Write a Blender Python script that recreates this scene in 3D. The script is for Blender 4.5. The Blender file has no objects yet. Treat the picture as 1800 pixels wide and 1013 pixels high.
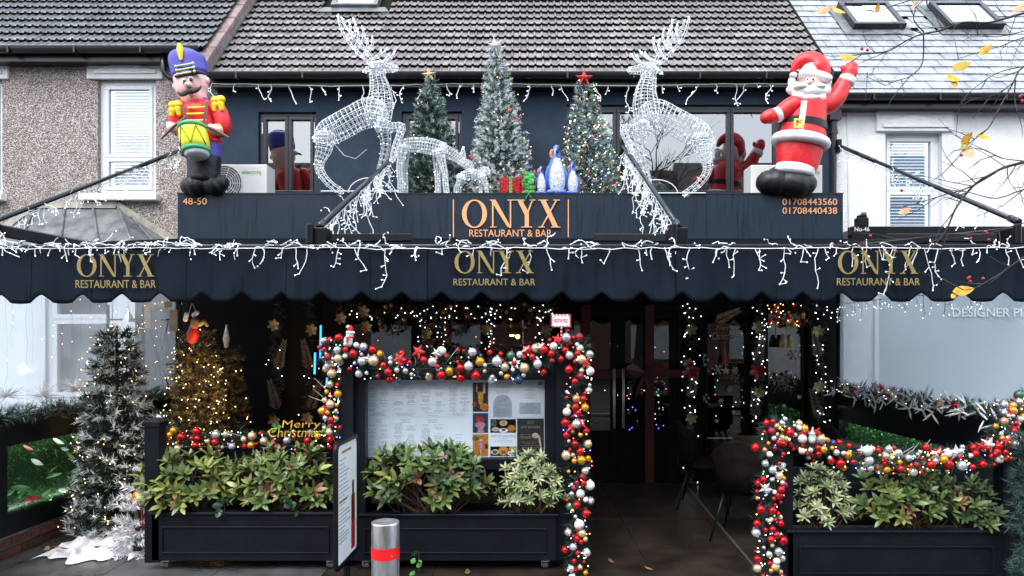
import bpy, math, random
from mathutils import Vector, Matrix
R = math.radians
rnd = random.Random(7)

# ------------------------------------------------------------------ camera, sky, sun, exposure
sc = bpy.context.scene
F, CX, CY, EYE = 1200.0, 920.0, 600.0, 1.7        # focal length and vanishing point in photograph pixels, eye height
cd = bpy.data.cameras.new('camera')
cam = bpy.data.objects.new('camera', cd)
sc.collection.objects.link(cam)
cam.location = (0, 0, EYE)
cam.rotation_euler = (R(90), 0, 0)
cd.sensor_width = 36
cd.lens = F / 1800 * 36
cd.shift_x = -(CX - 900) / 1800
cd.shift_y = (CY - 506.5) / 1800
cd.clip_start = 0.05
cd.clip_end = 600
sc.camera = cam

SUN_DIR = Vector((-0.35, -0.80, 1.15)).normalized()
world = bpy.data.worlds.new('World')
sc.world = world
world.use_nodes = True
wn = world.node_tree
wn.nodes.clear()
wo = wn.nodes.new('ShaderNodeOutputWorld')
wb = wn.nodes.new('ShaderNodeBackground')
ws = wn.nodes.new('ShaderNodeTexSky')
ws.sky_type = 'NISHITA'
ws.sun_disc = False
ws.sun_elevation = math.asin(SUN_DIR.z)
ws.sun_rotation = math.atan2(SUN_DIR.x, SUN_DIR.y)
ws.air_density = 1.0
ws.dust_density = 5.0
ws.ozone_density = 1.5
wb.inputs['Strength'].default_value = 0.15
wm = wn.nodes.new('ShaderNodeMix'); wm.data_type = 'RGBA'      # an even layer of cloud over the blue sky
wm.inputs[0].default_value = 0.72
wm.inputs[7].default_value = (6.3, 6.9, 7.5, 1)
wn.links.new(ws.outputs[0], wm.inputs[6])
wn.links.new(wm.outputs[2], wb.inputs['Color'])
wn.links.new(wb.outputs[0], wo.inputs['Surface'])
sl = bpy.data.lights.new('sun', 'SUN')
sl.energy = 1.0
sl.angle = R(35)
sl.color = (1.0, 0.97, 0.93)
so = bpy.data.objects.new('sun', sl)
sc.collection.objects.link(so)
so.rotation_euler = SUN_DIR.to_track_quat('Z', 'Y').to_euler()
so.location = (-6, -12, 20)
sc.view_settings.view_transform = 'Standard'
sc.view_settings.look = 'None'
sc.view_settings.gamma = 1
sc.view_settings.exposure = 1.5
sc.cycles.use_denoising = True
sc.cycles.max_bounces = 8
sc.cycles.transparent_max_bounces = 12
sc.cycles.caustics_reflective = False
sc.cycles.caustics_refractive = False
sc.cycles.sample_clamp_indirect = 4

# ------------------------------------------------------------------ helpers
COL = sc.collection

def W(u, v, Y):
    """point at distance Y seen at photograph pixel (u, v)"""
    return Vector(((u - CX) * Y / F, Y, EYE + (CY - v) * Y / F))

def px(n, Y):
    return n * Y / F

class MB:
    def __init__(s):
        s.v = []; s.f = []; s.m = []
    def add(s, vs, fs, mi=0):
        b = len(s.v)
        s.v.extend([tuple(p) for p in vs])
        for q in fs:
            s.f.append(tuple(b + i for i in q)); s.m.append(mi)
    def box(s, x0, x1, y0, y1, z0, z1, mi=0):
        vs = [(x0,y0,z0),(x1,y0,z0),(x1,y1,z0),(x0,y1,z0),(x0,y0,z1),(x1,y0,z1),(x1,y1,z1),(x0,y1,z1)]
        s.add(vs, [(0,3,2,1),(4,5,6,7),(0,1,5,4),(1,2,6,5),(2,3,7,6),(3,0,4,7)], mi)
        return s
    def pbox(s, u0, u1, v0, v1, Y, depth, mi=0):
        """box whose front face spans pixel rectangle at distance Y"""
        a = W(u0, v1, Y); b = W(u1, v0, Y)
        return s.box(a.x, b.x, Y, Y + depth, a.z, b.z, mi)
    def bar(s, p, q, w, h=None, mi=0, up=Vector((0,0,1))):
        p = Vector(p); q = Vector(q); h = h or w
        d = (q - p).normalized()
        a = d.cross(up)
        if a.length < 1e-4: a = d.cross(Vector((0,1,0)))
        a.normalize(); b = a.cross(d).normalized()
        a = a * w / 2; b = b * h / 2
        vs = [p-a-b, p+a-b, p+a+b, p-a+b, q-a-b, q+a-b, q+a+b, q-a+b]
        s.add(vs, [(0,3,2,1),(4,5,6,7),(0,1,5,4),(1,2,6,5),(2,3,7,6),(3,0,4,7)], mi)
        return s
    def tube(s, pts, r, n=6, mi=0, caps=True):
        pts = [Vector(p) for p in pts]
        if len(pts) < 2: return s
        rs = r if isinstance(r, (list, tuple)) else [r] * len(pts)
        b0 = len(s.v)
        ref = None
        for i, p in enumerate(pts):
            t = pts[min(i+1, len(pts)-1)] - pts[max(i-1, 0)]
            if t.length < 1e-9: t = Vector((0,0,1))
            t.normalize()
            if ref is None:
                ref = t.cross(Vector((0.31, 0.17, 0.93)))
                if ref.length < 1e-3: ref = t.cross(Vector((1,0,0)))
            ref = ref - t * ref.dot(t)
            if ref.length < 1e-6: ref = t.orthogonal()
            ref.normalize()
            bi = t.cross(ref)
            for k in range(n):
                a = 2*math.pi*k/n
                s.v.append(tuple(p + (ref*math.cos(a) + bi*math.sin(a)) * rs[i]))
        for i in range(len(pts)-1):
            for k in range(n):
                k2 = (k+1) % n
                s.f.append((b0+i*n+k, b0+i*n+k2, b0+(i+1)*n+k2, b0+(i+1)*n+k)); s.m.append(mi)
        if caps:
            s.f.append(tuple(b0+k for k in reversed(range(n)))); s.m.append(mi)
            e = b0 + (len(pts)-1)*n
            s.f.append(tuple(e+k for k in range(n))); s.m.append(mi)
        return s
    def loft(s, rings, mi=0, caps=True):
        n = len(rings[0]); b0 = len(s.v)
        for r in rings: s.v.extend([tuple(p) for p in r])
        for i in range(len(rings)-1):
            for k in range(n):
                k2 = (k+1) % n
                s.f.append((b0+i*n+k, b0+i*n+k2, b0+(i+1)*n+k2, b0+(i+1)*n+k)); s.m.append(mi)
        if caps:
            s.f.append(tuple(b0+k for k in reversed(range(n)))); s.m.append(mi)
            e = b0 + (len(rings)-1)*n
            s.f.append(tuple(e+k for k in range(n))); s.m.append(mi)
        return s
    def sphere(s, c, r, seg=12, rg=8, mi=0, rot=None):
        c = Vector(c)
        rr = r if isinstance(r, (tuple, list)) else (r, r, r)
        rings = []
        for i in range(1, rg):
            th = math.pi*i/rg
            ring = []
            for k in range(seg):
                a = 2*math.pi*k/seg
                p = Vector((rr[0]*math.sin(th)*math.cos(a), rr[1]*math.sin(th)*math.sin(a), -rr[2]*math.cos(th)))
                if rot: p = rot @ p
                ring.append(c + p)
            rings.append(ring)
        b0 = len(s.v)
        s.loft(rings, mi, caps=False)
        top = Vector((0,0,rr[2])); bot = Vector((0,0,-rr[2]))
        if rot: top = rot @ top; bot = rot @ bot
        s.v.append(tuple(c+bot)); s.v.append(tuple(c+top))
        ib = len(s.v)-2; it = len(s.v)-1
        e = b0 + (rg-2)*seg
        for k in range(seg):
            k2 = (k+1) % seg
            s.f.append((ib, b0+k2, b0+k)); s.m.append(mi)
            s.f.append((it, e+k, e+k2)); s.m.append(mi)
        return s
    def octa(s, c, r, mi=0):
        c = Vector(c)
        d = [Vector((r,0,0)),Vector((0,r,0)),Vector((-r,0,0)),Vector((0,-r,0)),Vector((0,0,r)),Vector((0,0,-r))]
        s.add([c+x for x in d], [(0,1,4),(1,2,4),(2,3,4),(3,0,4),(1,0,5),(2,1,5),(3,2,5),(0,3,5)], mi)
        return s
    def prism(s, poly, y0, y1, mi=0):
        """polygon of (x, z) points extruded from y0 (front) to y1"""
        ar = sum(poly[i][0]*poly[(i+1)%len(poly)][1]-poly[(i+1)%len(poly)][0]*poly[i][1] for i in range(len(poly)))
        if ar < 0: poly = poly[::-1]
        n = len(poly)
        vs = [(x,y0,z) for x,z in poly] + [(x,y1,z) for x,z in poly]
        fs = [tuple(range(n)), tuple(reversed(range(n, 2*n)))]
        fs += [(i, n+i, n+(i+1)%n, (i+1)%n) for i in range(n)]
        s.add(vs, fs, mi)
        return s
    def ppoly(s, poly, Y, depth, mi=0):
        return s.prism([(W(u,v,Y).x, W(u,v,Y).z) for u,v in poly], Y, Y+depth, mi)
    def mesh(s, name, mats, smooth=False):
        me = bpy.data.meshes.new(name)
        me.from_pydata(s.v, [], s.f)
        for m in (mats if isinstance(mats, (list, tuple)) else [mats]): me.materials.append(m)
        if any(s.m): me.polygons.foreach_set('material_index', s.m)
        if smooth: me.polygons.foreach_set('use_smooth', [True]*len(me.polygons))
        me.update()
        return me
    def build(s, name, mats, parent=None, smooth=False, bevel=0, kind=None):
        o = link(name, s.mesh(name, mats, smooth), parent)
        if bevel:
            b = o.modifiers.new('bevel', 'BEVEL'); b.width = bevel; b.segments = 2; b.limit_method = 'ANGLE'
        if kind: o['kind'] = kind
        return o

def link(name, data, parent=None):
    o = bpy.data.objects.new(name, data)
    COL.objects.link(o)
    if parent is not None:
        o.parent = parent
        if parent.type == 'EMPTY':
            o.matrix_parent_inverse = Matrix.Translation(-parent.location)
    return o

def tag(o, label, cat, group=None):
    o['label'] = label; o['category'] = cat
    if group: o['group'] = group
    return o

def thing(name, label, cat, loc=(0,0,0), group=None):
    o = bpy.data.objects.new(name, None)
    COL.objects.link(o)
    o.location = loc; o.empty_display_size = 0.1
    return tag(o, label, cat, group)

def structure(o):
    o['kind'] = 'structure'; return o

def catmull(P, sub):
    out = []
    n = len(P)
    for i in range(n-1):
        p0 = P[max(i-1,0)]; p1 = P[i]; p2 = P[i+1]; p3 = P[min(i+2,n-1)]
        for k in range(sub):
            t = k/sub
            out.append(tuple(0.5*((2*b)+(c-a)*t+(2*a-5*b+4*c-d)*t*t+(-a+3*b-3*c+d)*t**3) for a,b,c,d in zip(p0,p1,p2,p3)))
    out.append(tuple(P[-1]))
    return out

def prings(P, Y, depth=1.0, n=16, sub=4, cap=1.0):
    """P: (u, v, radius px[, y offset m]) - rings of a soft tube lying in a plane of constant Y"""
    P = [tuple(p) + ((0.0,) if len(p) == 3 else ()) for p in P]
    C = catmull(P, sub) if len(P) > 2 else catmull(P, max(sub, 2))
    pts = [W(c[0], c[1], Y) + Vector((0, c[3], 0)) for c in C]
    rr = [max(px(c[2], Y), 1e-4) for c in C]
    def frame(i):
        t = pts[min(i+1,len(pts)-1)] - pts[max(i-1,0)]
        t.y *= 0.3; t.normalize()
        return t, Vector((t.z, 0, -t.x)).normalized()
    rings = []
    def ring(c, side, r):
        return [c + side*math.cos(2*math.pi*k/n)*r + Vector((0,1,0))*math.sin(2*math.pi*k/n)*r*depth for k in range(n)]
    t, sd = frame(0)
    if cap:
        for a in (85, 60, 35, 15):
            rings.append(ring(pts[0]-t*rr[0]*cap*math.sin(R(a)), sd, rr[0]*math.cos(R(a))))
    for i in range(len(pts)):
        t, sd = frame(i)
        rings.append(ring(pts[i], sd, rr[i]))
    if cap:
        for a in (15, 35, 60, 85):
            rings.append(ring(pts[-1]+t*rr[-1]*cap*math.sin(R(a)), sd, rr[-1]*math.cos(R(a))))
    return rings

def pblob(mb, P, Y, depth=1.0, n=18, sub=4, cap=1.0, mi=0):
    return mb.loft(prings(P, Y, depth, n, sub, cap), mi)

# ------------------------------------------------------------------ materials
def nodes(name):
    m = bpy.data.materials.new(name); m.use_nodes = True
    nt = m.node_tree
    return m, nt, nt.nodes['Principled BSDF'], nt.nodes['Material Output']

def M(name, col, rough=0.6, metal=0.0, var=0.12, scale=6.0, bump=0.0, bscale=60.0, rand=0.0, spec=0.5,
      coat=0.0, col2=None, stretch=None, sub=0.0, rvar=0.0, detail=6):
    m, nt, b, out = nodes(name)
    L = nt.links
    geo = nt.nodes.new('ShaderNodeNewGeometry')
    vec = geo.outputs['Position']
    if stretch:
        mp = nt.nodes.new('ShaderNodeVectorMath'); mp.operation = 'MULTIPLY'
        L.new(vec, mp.inputs[0]); mp.inputs[1].default_value = stretch
        vec = mp.outputs[0]
    tx = nt.nodes.new('ShaderNodeTexNoise')
    tx.inputs['Scale'].default_value = scale; tx.inputs['Detail'].default_value = detail
    tx.inputs['Roughness'].default_value = 0.65
    L.new(vec, tx.inputs['Vector'])
    ramp = nt.nodes.new('ShaderNodeValToRGB')
    c = Vector(col)
    lo = col2 if col2 else tuple(c*(1-var*1.6)); hi = tuple(c*(1+var))
    if col2: hi = col
    ramp.color_ramp.elements[0].position = 0.36; ramp.color_ramp.elements[1].position = 0.66
    ramp.color_ramp.elements[0].color = (*lo, 1); ramp.color_ramp.elements[1].color = (*hi, 1)
    L.new(tx.outputs['Fac'], ramp.inputs[0])
    csrc = ramp.outputs[0]
    if rand:
        oi = nt.nodes.new('ShaderNodeObjectInfo')
        hs = nt.nodes.new('ShaderNodeHueSaturation')
        mr = nt.nodes.new('ShaderNodeMapRange')
        mr.inputs['To Min'].default_value = 1-rand; mr.inputs['To Max'].default_value = 1+rand
        L.new(oi.outputs['Random'], mr.inputs['Value'])
        L.new(mr.outputs[0], hs.inputs['Value'])
        L.new(csrc, hs.inputs['Color']); csrc = hs.outputs[0]
    L.new(csrc, b.inputs['Base Color'])
    b.inputs['Roughness'].default_value = rough
    if rvar:
        mr2 = nt.nodes.new('ShaderNodeMapRange')
        mr2.inputs['To Min'].default_value = max(rough-rvar, 0.03); mr2.inputs['To Max'].default_value = rough+rvar
        L.new(tx.outputs['Fac'], mr2.inputs['Value']); L.new(mr2.outputs[0], b.inputs['Roughness'])
    b.inputs['Metallic'].default_value = metal
    b.inputs['Specular IOR Level'].default_value = spec
    b.inputs['Coat Weight'].default_value = coat
    b.inputs['Coat Roughness'].default_value = 0.08
    if sub:
        b.inputs['Subsurface Weight'].default_value = sub; b.inputs['Subsurface Radius'].default_value = (0.05,0.03,0.02)
    if bump:
        bt = nt.nodes.new('ShaderNodeTexNoise'); bt.inputs['Scale'].default_value = bscale; bt.inputs['Detail'].default_value = 4
        L.new(vec, bt.inputs['Vector'])
        bp = nt.nodes.new('ShaderNodeBump'); bp.inputs['Strength'].default_value = bump; bp.inputs['Distance'].default_value = 0.02
        bt.inputs['Roughness'].default_value = 0.6
        L.new(bt.outputs['Fac'], bp.inputs['Height']); L.new(bp.outputs[0], b.inputs['Normal'])
    return m

def emis(name, col, strength, rand_cols=None):
    m, nt, b, out = nodes(name)
    b.inputs['Base Color'].default_value = (*[min(c*0.8,0.8) for c in col], 1)
    b.inputs['Emission Color'].default_value = (*col, 1)
    b.inputs['Emission Strength'].default_value = strength
    m.cycles.emission_sampling = 'NONE'
    return m

def glass(name, refl=0.25, tint=(0.9,0.95,1.0), clear=0.9, haze=0.0, hazecol=(0.75,0.82,0.88), rough=0.01):
    """clear part see-through, refl part mirror-like, haze part milky diffuse/translucent"""
    m, nt, b, out = nodes(name)
    L = nt.links
    nt.nodes.remove(b)
    tr = nt.nodes.new('ShaderNodeBsdfTransparent'); tr.inputs[0].default_value = (*[c*clear for c in tint], 1)
    gl = nt.nodes.new('ShaderNodeBsdfGlossy'); gl.inputs['Roughness'].default_value = rough
    fr = nt.nodes.new('ShaderNodeFresnel'); fr.inputs['IOR'].default_value = 1.5
    ad = nt.nodes.new('ShaderNodeMath'); ad.operation = 'ADD'; ad.use_clamp = True; ad.inputs[1].default_value = refl
    gg = nt.nodes.new('ShaderNodeNewGeometry')          # the same sheet seen from either side
    io = nt.nodes.new('ShaderNodeMapRange'); io.inputs['To Min'].default_value = 1.5; io.inputs['To Max'].default_value = 1/1.5
    L.new(gg.outputs['Backfacing'], io.inputs['Value']); L.new(io.outputs[0], fr.inputs['IOR'])
    L.new(fr.outputs[0], ad.inputs[0])
    base = tr.outputs[0]
    if haze:
        df = nt.nodes.new('ShaderNodeBsdfDiffuse'); df.inputs[0].default_value = (*hazecol, 1)
        tl = nt.nodes.new('ShaderNodeBsdfTranslucent'); tl.inputs[0].default_value = (*hazecol, 1)
        a1 = nt.nodes.new('ShaderNodeMixShader'); a1.inputs[0].default_value = 0.6
        L.new(df.outputs[0], a1.inputs[1]); L.new(tl.outputs[0], a1.inputs[2])
        a2 = nt.nodes.new('ShaderNodeMixShader'); a2.inputs[0].default_value = haze
        L.new(base, a2.inputs[1]); L.new(a1.outputs[0], a2.inputs[2]); base = a2.outputs[0]
    mx = nt.nodes.new('ShaderNodeMixShader')
    L.new(ad.outputs[0], mx.inputs[0]); L.new(base, mx.inputs[1]); L.new(gl.outputs[0], mx.inputs[2])
    L.new(mx.outputs[0], out.inputs['Surface'])
    return m

def speckle(name, cols, scale, bump, rough=0.85):
    """pebble dash: voronoi stones of several colours"""
    m, nt, b, out = nodes(name)
    L = nt.links
    geo = nt.nodes.new('ShaderNodeNewGeometry')
    vo = nt.nodes.new('ShaderNodeTexVoronoi'); vo.inputs['Scale'].default_value = scale
    L.new(geo.outputs['Position'], vo.inputs['Vector'])
    sp = nt.nodes.new('ShaderNodeSeparateColor'); L.new(vo.outputs['Color'], sp.inputs[0])
    rp = nt.nodes.new('ShaderNodeValToRGB'); rp.color_ramp.interpolation = 'CONSTANT'
    while len(rp.color_ramp.elements) < len(cols): rp.color_ramp.elements.new(0.5)
    for i, c in enumerate(cols):
        rp.color_ramp.elements[i].position = i/len(cols); rp.color_ramp.elements[i].color = (*c, 1)
    L.new(sp.outputs[0], rp.inputs[0])
    ns = nt.nodes.new('ShaderNodeTexNoise'); ns.inputs['Scale'].default_value = 1.0; ns.inputs['Detail'].default_value = 5
    st = nt.nodes.new('ShaderNodeVectorMath'); st.operation = 'MULTIPLY'; st.inputs[1].default_value = (3.2, 3.2, 0.6)
    L.new(geo.outputs['Position'], st.inputs[0]); L.new(st.outputs[0], ns.inputs['Vector'])
    mr = nt.nodes.new('ShaderNodeMapRange'); mr.inputs['To Min'].default_value = 0.70; mr.inputs['To Max'].default_value = 1.34
    L.new(ns.outputs['Fac'], mr.inputs['Value'])
    mm = nt.nodes.new('ShaderNodeMix'); mm.data_type = 'RGBA'; mm.blend_type = 'MULTIPLY'; mm.inputs[0].default_value = 1
    L.new(rp.outputs[0], mm.inputs[6]); L.new(mr.outputs[0], mm.inputs[7])
    L.new(mm.outputs[2], b.inputs['Base Color'])
    b.inputs['Roughness'].default_value = rough
    bp = nt.nodes.new('ShaderNodeBump'); bp.inputs['Strength'].default_value = bump; bp.inputs['Distance'].default_value = 0.02
    bp.invert = True
    L.new(vo.outputs['Distance'], bp.inputs['Height']); L.new(bp.outputs[0], b.inputs['Normal'])
    return m

def runs(name, col, dark, rough=0.35, sx=26.0, base_scale=3.0, amount=0.5, spec=0.25):
    """painted panel with rain runs: tall thin noise with wet, darker marks"""
    m, nt, b, out = nodes(name)
    L = nt.links
    geo = nt.nodes.new('ShaderNodeNewGeometry')
    mp = nt.nodes.new('ShaderNodeVectorMath'); mp.operation = 'MULTIPLY'; mp.inputs[1].default_value = (sx, sx, 2.4)
    L.new(geo.outputs['Position'], mp.inputs[0])
    n1 = nt.nodes.new('ShaderNodeTexNoise'); n1.inputs['Scale'].default_value = 1.0; n1.inputs['Detail'].default_value = 5
    L.new(mp.outputs[0], n1.inputs['Vector'])
    r1 = nt.nodes.new('ShaderNodeValToRGB'); r1.color_ramp.elements[0].position = 0.5; r1.color_ramp.elements[1].position = 0.68
    L.new(n1.outputs['Fac'], r1.inputs[0])
    n2 = nt.nodes.new('ShaderNodeTexNoise'); n2.inputs['Scale'].default_value = base_scale; n2.inputs['Detail'].default_value = 4
    L.new(geo.outputs['Position'], n2.inputs['Vector'])
    ml = nt.nodes.new('ShaderNodeMath'); ml.operation = 'MULTIPLY'
    L.new(r1.outputs[0], ml.inputs[0]); L.new(n2.outputs['Fac'], ml.inputs[1])
    ml2 = nt.nodes.new('ShaderNodeMath'); ml2.operation = 'MULTIPLY'; ml2.inputs[1].default_value = 2*amount; ml2.use_clamp = True
    L.new(ml.outputs[0], ml2.inputs[0])
    mx = nt.nodes.new('ShaderNodeMix'); mx.data_type = 'RGBA'
    L.new(ml2.outputs[0], mx.inputs[0]); mx.inputs[6].default_value = (*col, 1); mx.inputs[7].default_value = (*dark, 1)
    L.new(mx.outputs[2], b.inputs['Base Color'])
    b.inputs['Specular IOR Level'].default_value = spec
    mr = nt.nodes.new('ShaderNodeMapRange'); mr.inputs['To Min'].default_value = rough+0.1; mr.inputs['To Max'].default_value = rough-0.15
    L.new(ml2.outputs[0], mr.inputs['Value']); L.new(mr.outputs[0], b.inputs['Roughness'])
    return m

MAT = {}
def mk(key, *a, **k):
    MAT[key] = M(key, *a, **k)
mk('navy_render', (0.022,0.038,0.062), 0.8, var=0.12, scale=3, bump=0.35, bscale=90, spec=0.2)
mk('navy_wood', (0.0036,0.0055,0.0095), 0.42, var=0.25, scale=5, bump=0.06, bscale=40, spec=0.22)
mk('black_metal', (0.005,0.006,0.009), 0.4, var=0.3, scale=8, spec=0.2)
mk('gutter_black', (0.006,0.006,0.008), 0.3, var=0.3, scale=8)
mk('window_navy', (0.012,0.015,0.022), 0.35, var=0.15)
mk('upvc', (0.62,0.65,0.68), 0.35, var=0.05, scale=3)
mk('white_paint', (0.74,0.75,0.76), 0.7, var=0.08, scale=4, bump=0.3, bscale=50)
mk('white_render', (0.72,0.74,0.76), 0.8, var=0.08, scale=1.4, bump=0.8, bscale=45)
mk('tile', (0.205,0.182,0.194), 0.5, var=0.3, scale=7, rand=0.22, bump=0.2, bscale=60, rvar=0.15)
mk('tile_cool', (0.120,0.125,0.140), 0.42, var=0.3, scale=7, rand=0.22, bump=0.2, bscale=60, rvar=0.15)
mk('tile_edge', (0.006,0.007,0.006), 0.95, var=0.5, scale=9, col2=(0.010,0.018,0.003), spec=0.1)
mk('slate', (0.23,0.25,0.28), 0.25, var=0.25, scale=4, rand=0.16, rvar=0.14, spec=0.8)
mk('slate_edge', (0.02,0.022,0.026), 0.8)
mk('mortar', (0.22,0.21,0.195), 0.9, var=0.25, scale=8, bump=0.6, bscale=30)
mk('coping', (0.24,0.175,0.17), 0.85, var=0.25, scale=5, bump=0.4, bscale=50)
mk('lead', (0.13,0.14,0.15), 0.42, var=0.3, scale=5, rvar=0.15)
mk('stone_trim', (0.34,0.33,0.28), 0.85, var=0.2, scale=6)
mk('moss', (0.05,0.085,0.012), 0.95, var=0.4, scale=20, bump=0.8, bscale=60)
MAT['pebble'] = speckle('pebble', [(0.33,0.285,0.275),(0.20,0.165,0.16),(0.44,0.395,0.375),(0.13,0.105,0.10),(0.28,0.23,0.215),(0.56,0.52,0.50)], 75, 0.9)
MAT['sign_navy'] = runs('sign_navy', (0.0075,0.018,0.033), (0.0015,0.004,0.009), 0.42)
MAT['valance'] = runs('valance', (0.0075,0.0125,0.021), (0.0022,0.004,0.0075), 0.7, sx=14.0, base_scale=1.6, amount=0.75, spec=0.08)
mk('awning_cloth', (0.003,0.004,0.006), 0.95, spec=0.03)
mk('copper', (0.80,0.38,0.19), 0.4, metal=0.3, var=0.05)
mk('gold_print', (0.27,0.20,0.065), 0.6, var=0.15, scale=12)
mk('strut', (0.035,0.042,0.052), 0.28, metal=0.7, var=0.2)
mk('deer_wire', (0.60,0.64,0.68), 0.5, var=0.05)
mk('wire_white', (0.80,0.83,0.86), 0.45, var=0.03)
MAT['bulb_cool'] = emis('bulb_cool', (0.82,0.92,1.0), 1.2)
MAT['bulb_white'] = emis('bulb_white', (0.9,0.96,1.0), 4)
MAT['bulb_warm'] = emis('bulb_warm', (1.0,0.62,0.24), 3.5)
MAT['bulb_red'] = emis('bulb_red', (1.0,0.12,0.05), 4)
MAT['bulb_blue'] = emis('bulb_blue', (0.12,0.16,1.0), 6)
MAT['bulb_green'] = emis('bulb_green', (0.15,1.0,0.3), 3)
MAT['bulb_amber'] = emis('bulb_amber', (1.0,0.5,0.08), 5)
MAT['lamp_warm'] = emis('lamp_warm', (1.0,0.66,0.22), 3)
MAT['tube_blue'] = emis('tube_blue', (0.03,0.28,0.9), 1.1)
MAT['led_green'] = emis('led_green', (0.75,1.0,0.75), 9); MAT['led_green'].cycles.emission_sampling = 'AUTO'
mk('needle', (0.035,0.075,0.048), 0.7, var=0.5, scale=9)
mk('needle_dark', (0.016,0.028,0.020), 0.75, var=0.5, scale=9)
mk('needle_blue', (0.035,0.085,0.085), 0.7, var=0.4, scale=9)
mk('needle_brown', (0.10,0.078,0.038), 0.8, var=0.5, scale=9)
mk('flock', (0.62,0.69,0.70), 0.9, var=0.15, scale=14)
mk('flock_dim', (0.30,0.40,0.37), 0.9, var=0.25, scale=14)
mk('flock_white', (0.8,0.8,0.84), 0.9, var=0.08)
mk('trunk', (0.05,0.035,0.022), 0.9, var=0.3, scale=20)
mk('bark', (0.045,0.038,0.036), 0.85, var=0.45, scale=14, bump=0.5, bscale=60)
for k, c, r, mt in (('b_red',(0.46,0.008,0.012),0.12,0.5),('b_darkred',(0.24,0.006,0.014),0.5,0.2),('b_gold',(0.75,0.33,0.025),0.13,0.6),
                ('b_champ',(0.62,0.47,0.28),0.3,0.55),('b_silver',(0.56,0.57,0.60),0.16,0.6),('b_pearl',(0.66,0.63,0.58),0.5,0.1),
                ('b_green',(0.05,0.12,0.07),0.3,0.4),('b_blue',(0.03,0.06,0.16),0.3,0.4),('b_copper',(0.55,0.27,0.14),0.3,0.6)):
    mk(k, c, r, metal=mt, var=0.12, scale=25, rand=0.18)
mk('star_red', (0.42,0.01,0.012), 0.6, var=0.2, scale=30)
mk('star_silver', (0.62,0.64,0.66), 0.5, metal=0.2, var=0.2, scale=30)
mk('twig_white', (0.55,0.52,0.48), 0.7)
mk('fab_red', (0.62,0.012,0.018), 0.42, var=0.10, scale=9, bump=0.4, bscale=11, sub=0.1)
mk('fab_white', (0.74,0.72,0.75), 0.6, var=0.05, bump=0.35, bscale=11)
mk('fab_black', (0.007,0.009,0.012), 0.42, var=0.2, bump=0.4, bscale=14, spec=0.35)
mk('fab_blue', (0.065,0.060,0.40), 0.5, var=0.08, bump=0.12, bscale=14)
mk('fab_yellow', (0.80,0.58,0.01), 0.5, var=0.05, bump=0.12, bscale=14)
mk('fab_lime', (0.72,0.75,0.03), 0.5, var=0.05)
mk('fab_green', (0.03,0.33,0.13), 0.5, var=0.08)
mk('fab_skin', (0.78,0.50,0.46), 0.5, var=0.03, bump=0.1, bscale=14)
mk('fab_brown', (0.13,0.045,0.035), 0.5, var=0.1)
mk('print_cream', (0.55,0.62,0.45), 0.6)
mk('print_black', (0.01,0.01,0.012), 0.6)
mk('ac_white', (0.66,0.67,0.66), 0.45, var=0.06, scale=2)
mk('ac_grey', (0.10,0.105,0.11), 0.5)
mk('print_green', (0.16,0.36,0.20), 0.6)
mk('peng_blue', (0.06,0.14,0.62), 0.25, var=0.25, scale=30, coat=0.3)
mk('peng_white', (0.62,0.70,0.80), 0.25, var=0.45, scale=70, bump=1.0, bscale=70, coat=0.3)
mk('orange', (0.62,0.22,0.06), 0.5)
mk('foil_red', (0.40,0.006,0.012), 0.25, metal=0.5, var=0.5, scale=40, bump=1.0, bscale=60)
mk('foil_green', (0.04,0.36,0.07), 0.3, metal=0.3, var=0.3, scale=40, bump=0.8, bscale=60)
mk('soil', (0.02,0.016,0.012), 0.95, var=0.4, scale=30, bump=0.8, bscale=50)
for k, c in (('leaf_a',(0.10,0.155,0.042)),('leaf_b',(0.21,0.245,0.062)),('leaf_c',(0.055,0.098,0.040)),('leaf_d',(0.26,0.155,0.085))):
    mk(k, c, 0.36, var=0.25, scale=25, rand=0.3)
mk('leaf_pieris', (0.20,0.27,0.12), 0.4, var=0.35, scale=40, rand=0.3)
mk('leaf_pieris_b', (0.36,0.40,0.22), 0.45, var=0.25, scale=40, rand=0.25)
mk('hedge_green', (0.012,0.07,0.035), 0.5, var=0.4, scale=40)
mk('leaf_ivy', (0.015,0.05,0.02), 0.3, var=0.3, scale=40)
mk('leaf_bright', (0.05,0.20,0.035), 0.4, var=0.3, scale=30)
mk('stem', (0.075,0.045,0.025), 0.8)
mk('leaf_autumn', (0.62,0.33,0.025), 0.6, var=0.25, scale=30, rand=0.2)
mk('leaf_peach', (0.62,0.33,0.17), 0.6, var=0.2, scale=30)
mk('leaf_fallen', (0.22,0.11,0.035), 0.6, var=0.3, scale=20, rand=0.3)
mk('berry', (0.32,0.008,0.02), 0.35)
mk('paper', (0.82,0.86,0.88), 0.55, var=0.02)
mk('print_grey', (0.20,0.22,0.26), 0.7)
mk('print_pale', (0.43,0.47,0.53), 0.7)
mk('steel', (0.50,0.51,0.52), 0.30, metal=0.85, var=0.2, scale=5, stretch=(8,8,1.2), rvar=0.1)
mk('handle_steel', (0.65,0.65,0.66), 0.45, metal=0.5)
mk('reflect_red', (0.72,0.008,0.010), 0.4, var=0.05)
mk('floor_tile', (0.026,0.020,0.016), 0.36, var=0.35, scale=2.5, rand=0.12, rvar=0.12)
mk('paving', (0.070,0.073,0.078), 0.3, var=0.35, scale=3, rand=0.15, rvar=0.15, bump=0.12, bscale=90)
mk('ground', (0.05,0.052,0.056), 0.45, var=0.25, scale=3)
mk('asphalt', (0.045,0.046,0.05), 0.45, var=0.2, scale=30)
mk('kerb', (0.25,0.25,0.25), 0.7)
mk('brick_dark', (0.11,0.035,0.028), 0.8, var=0.3, scale=20, rand=0.3)
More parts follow.
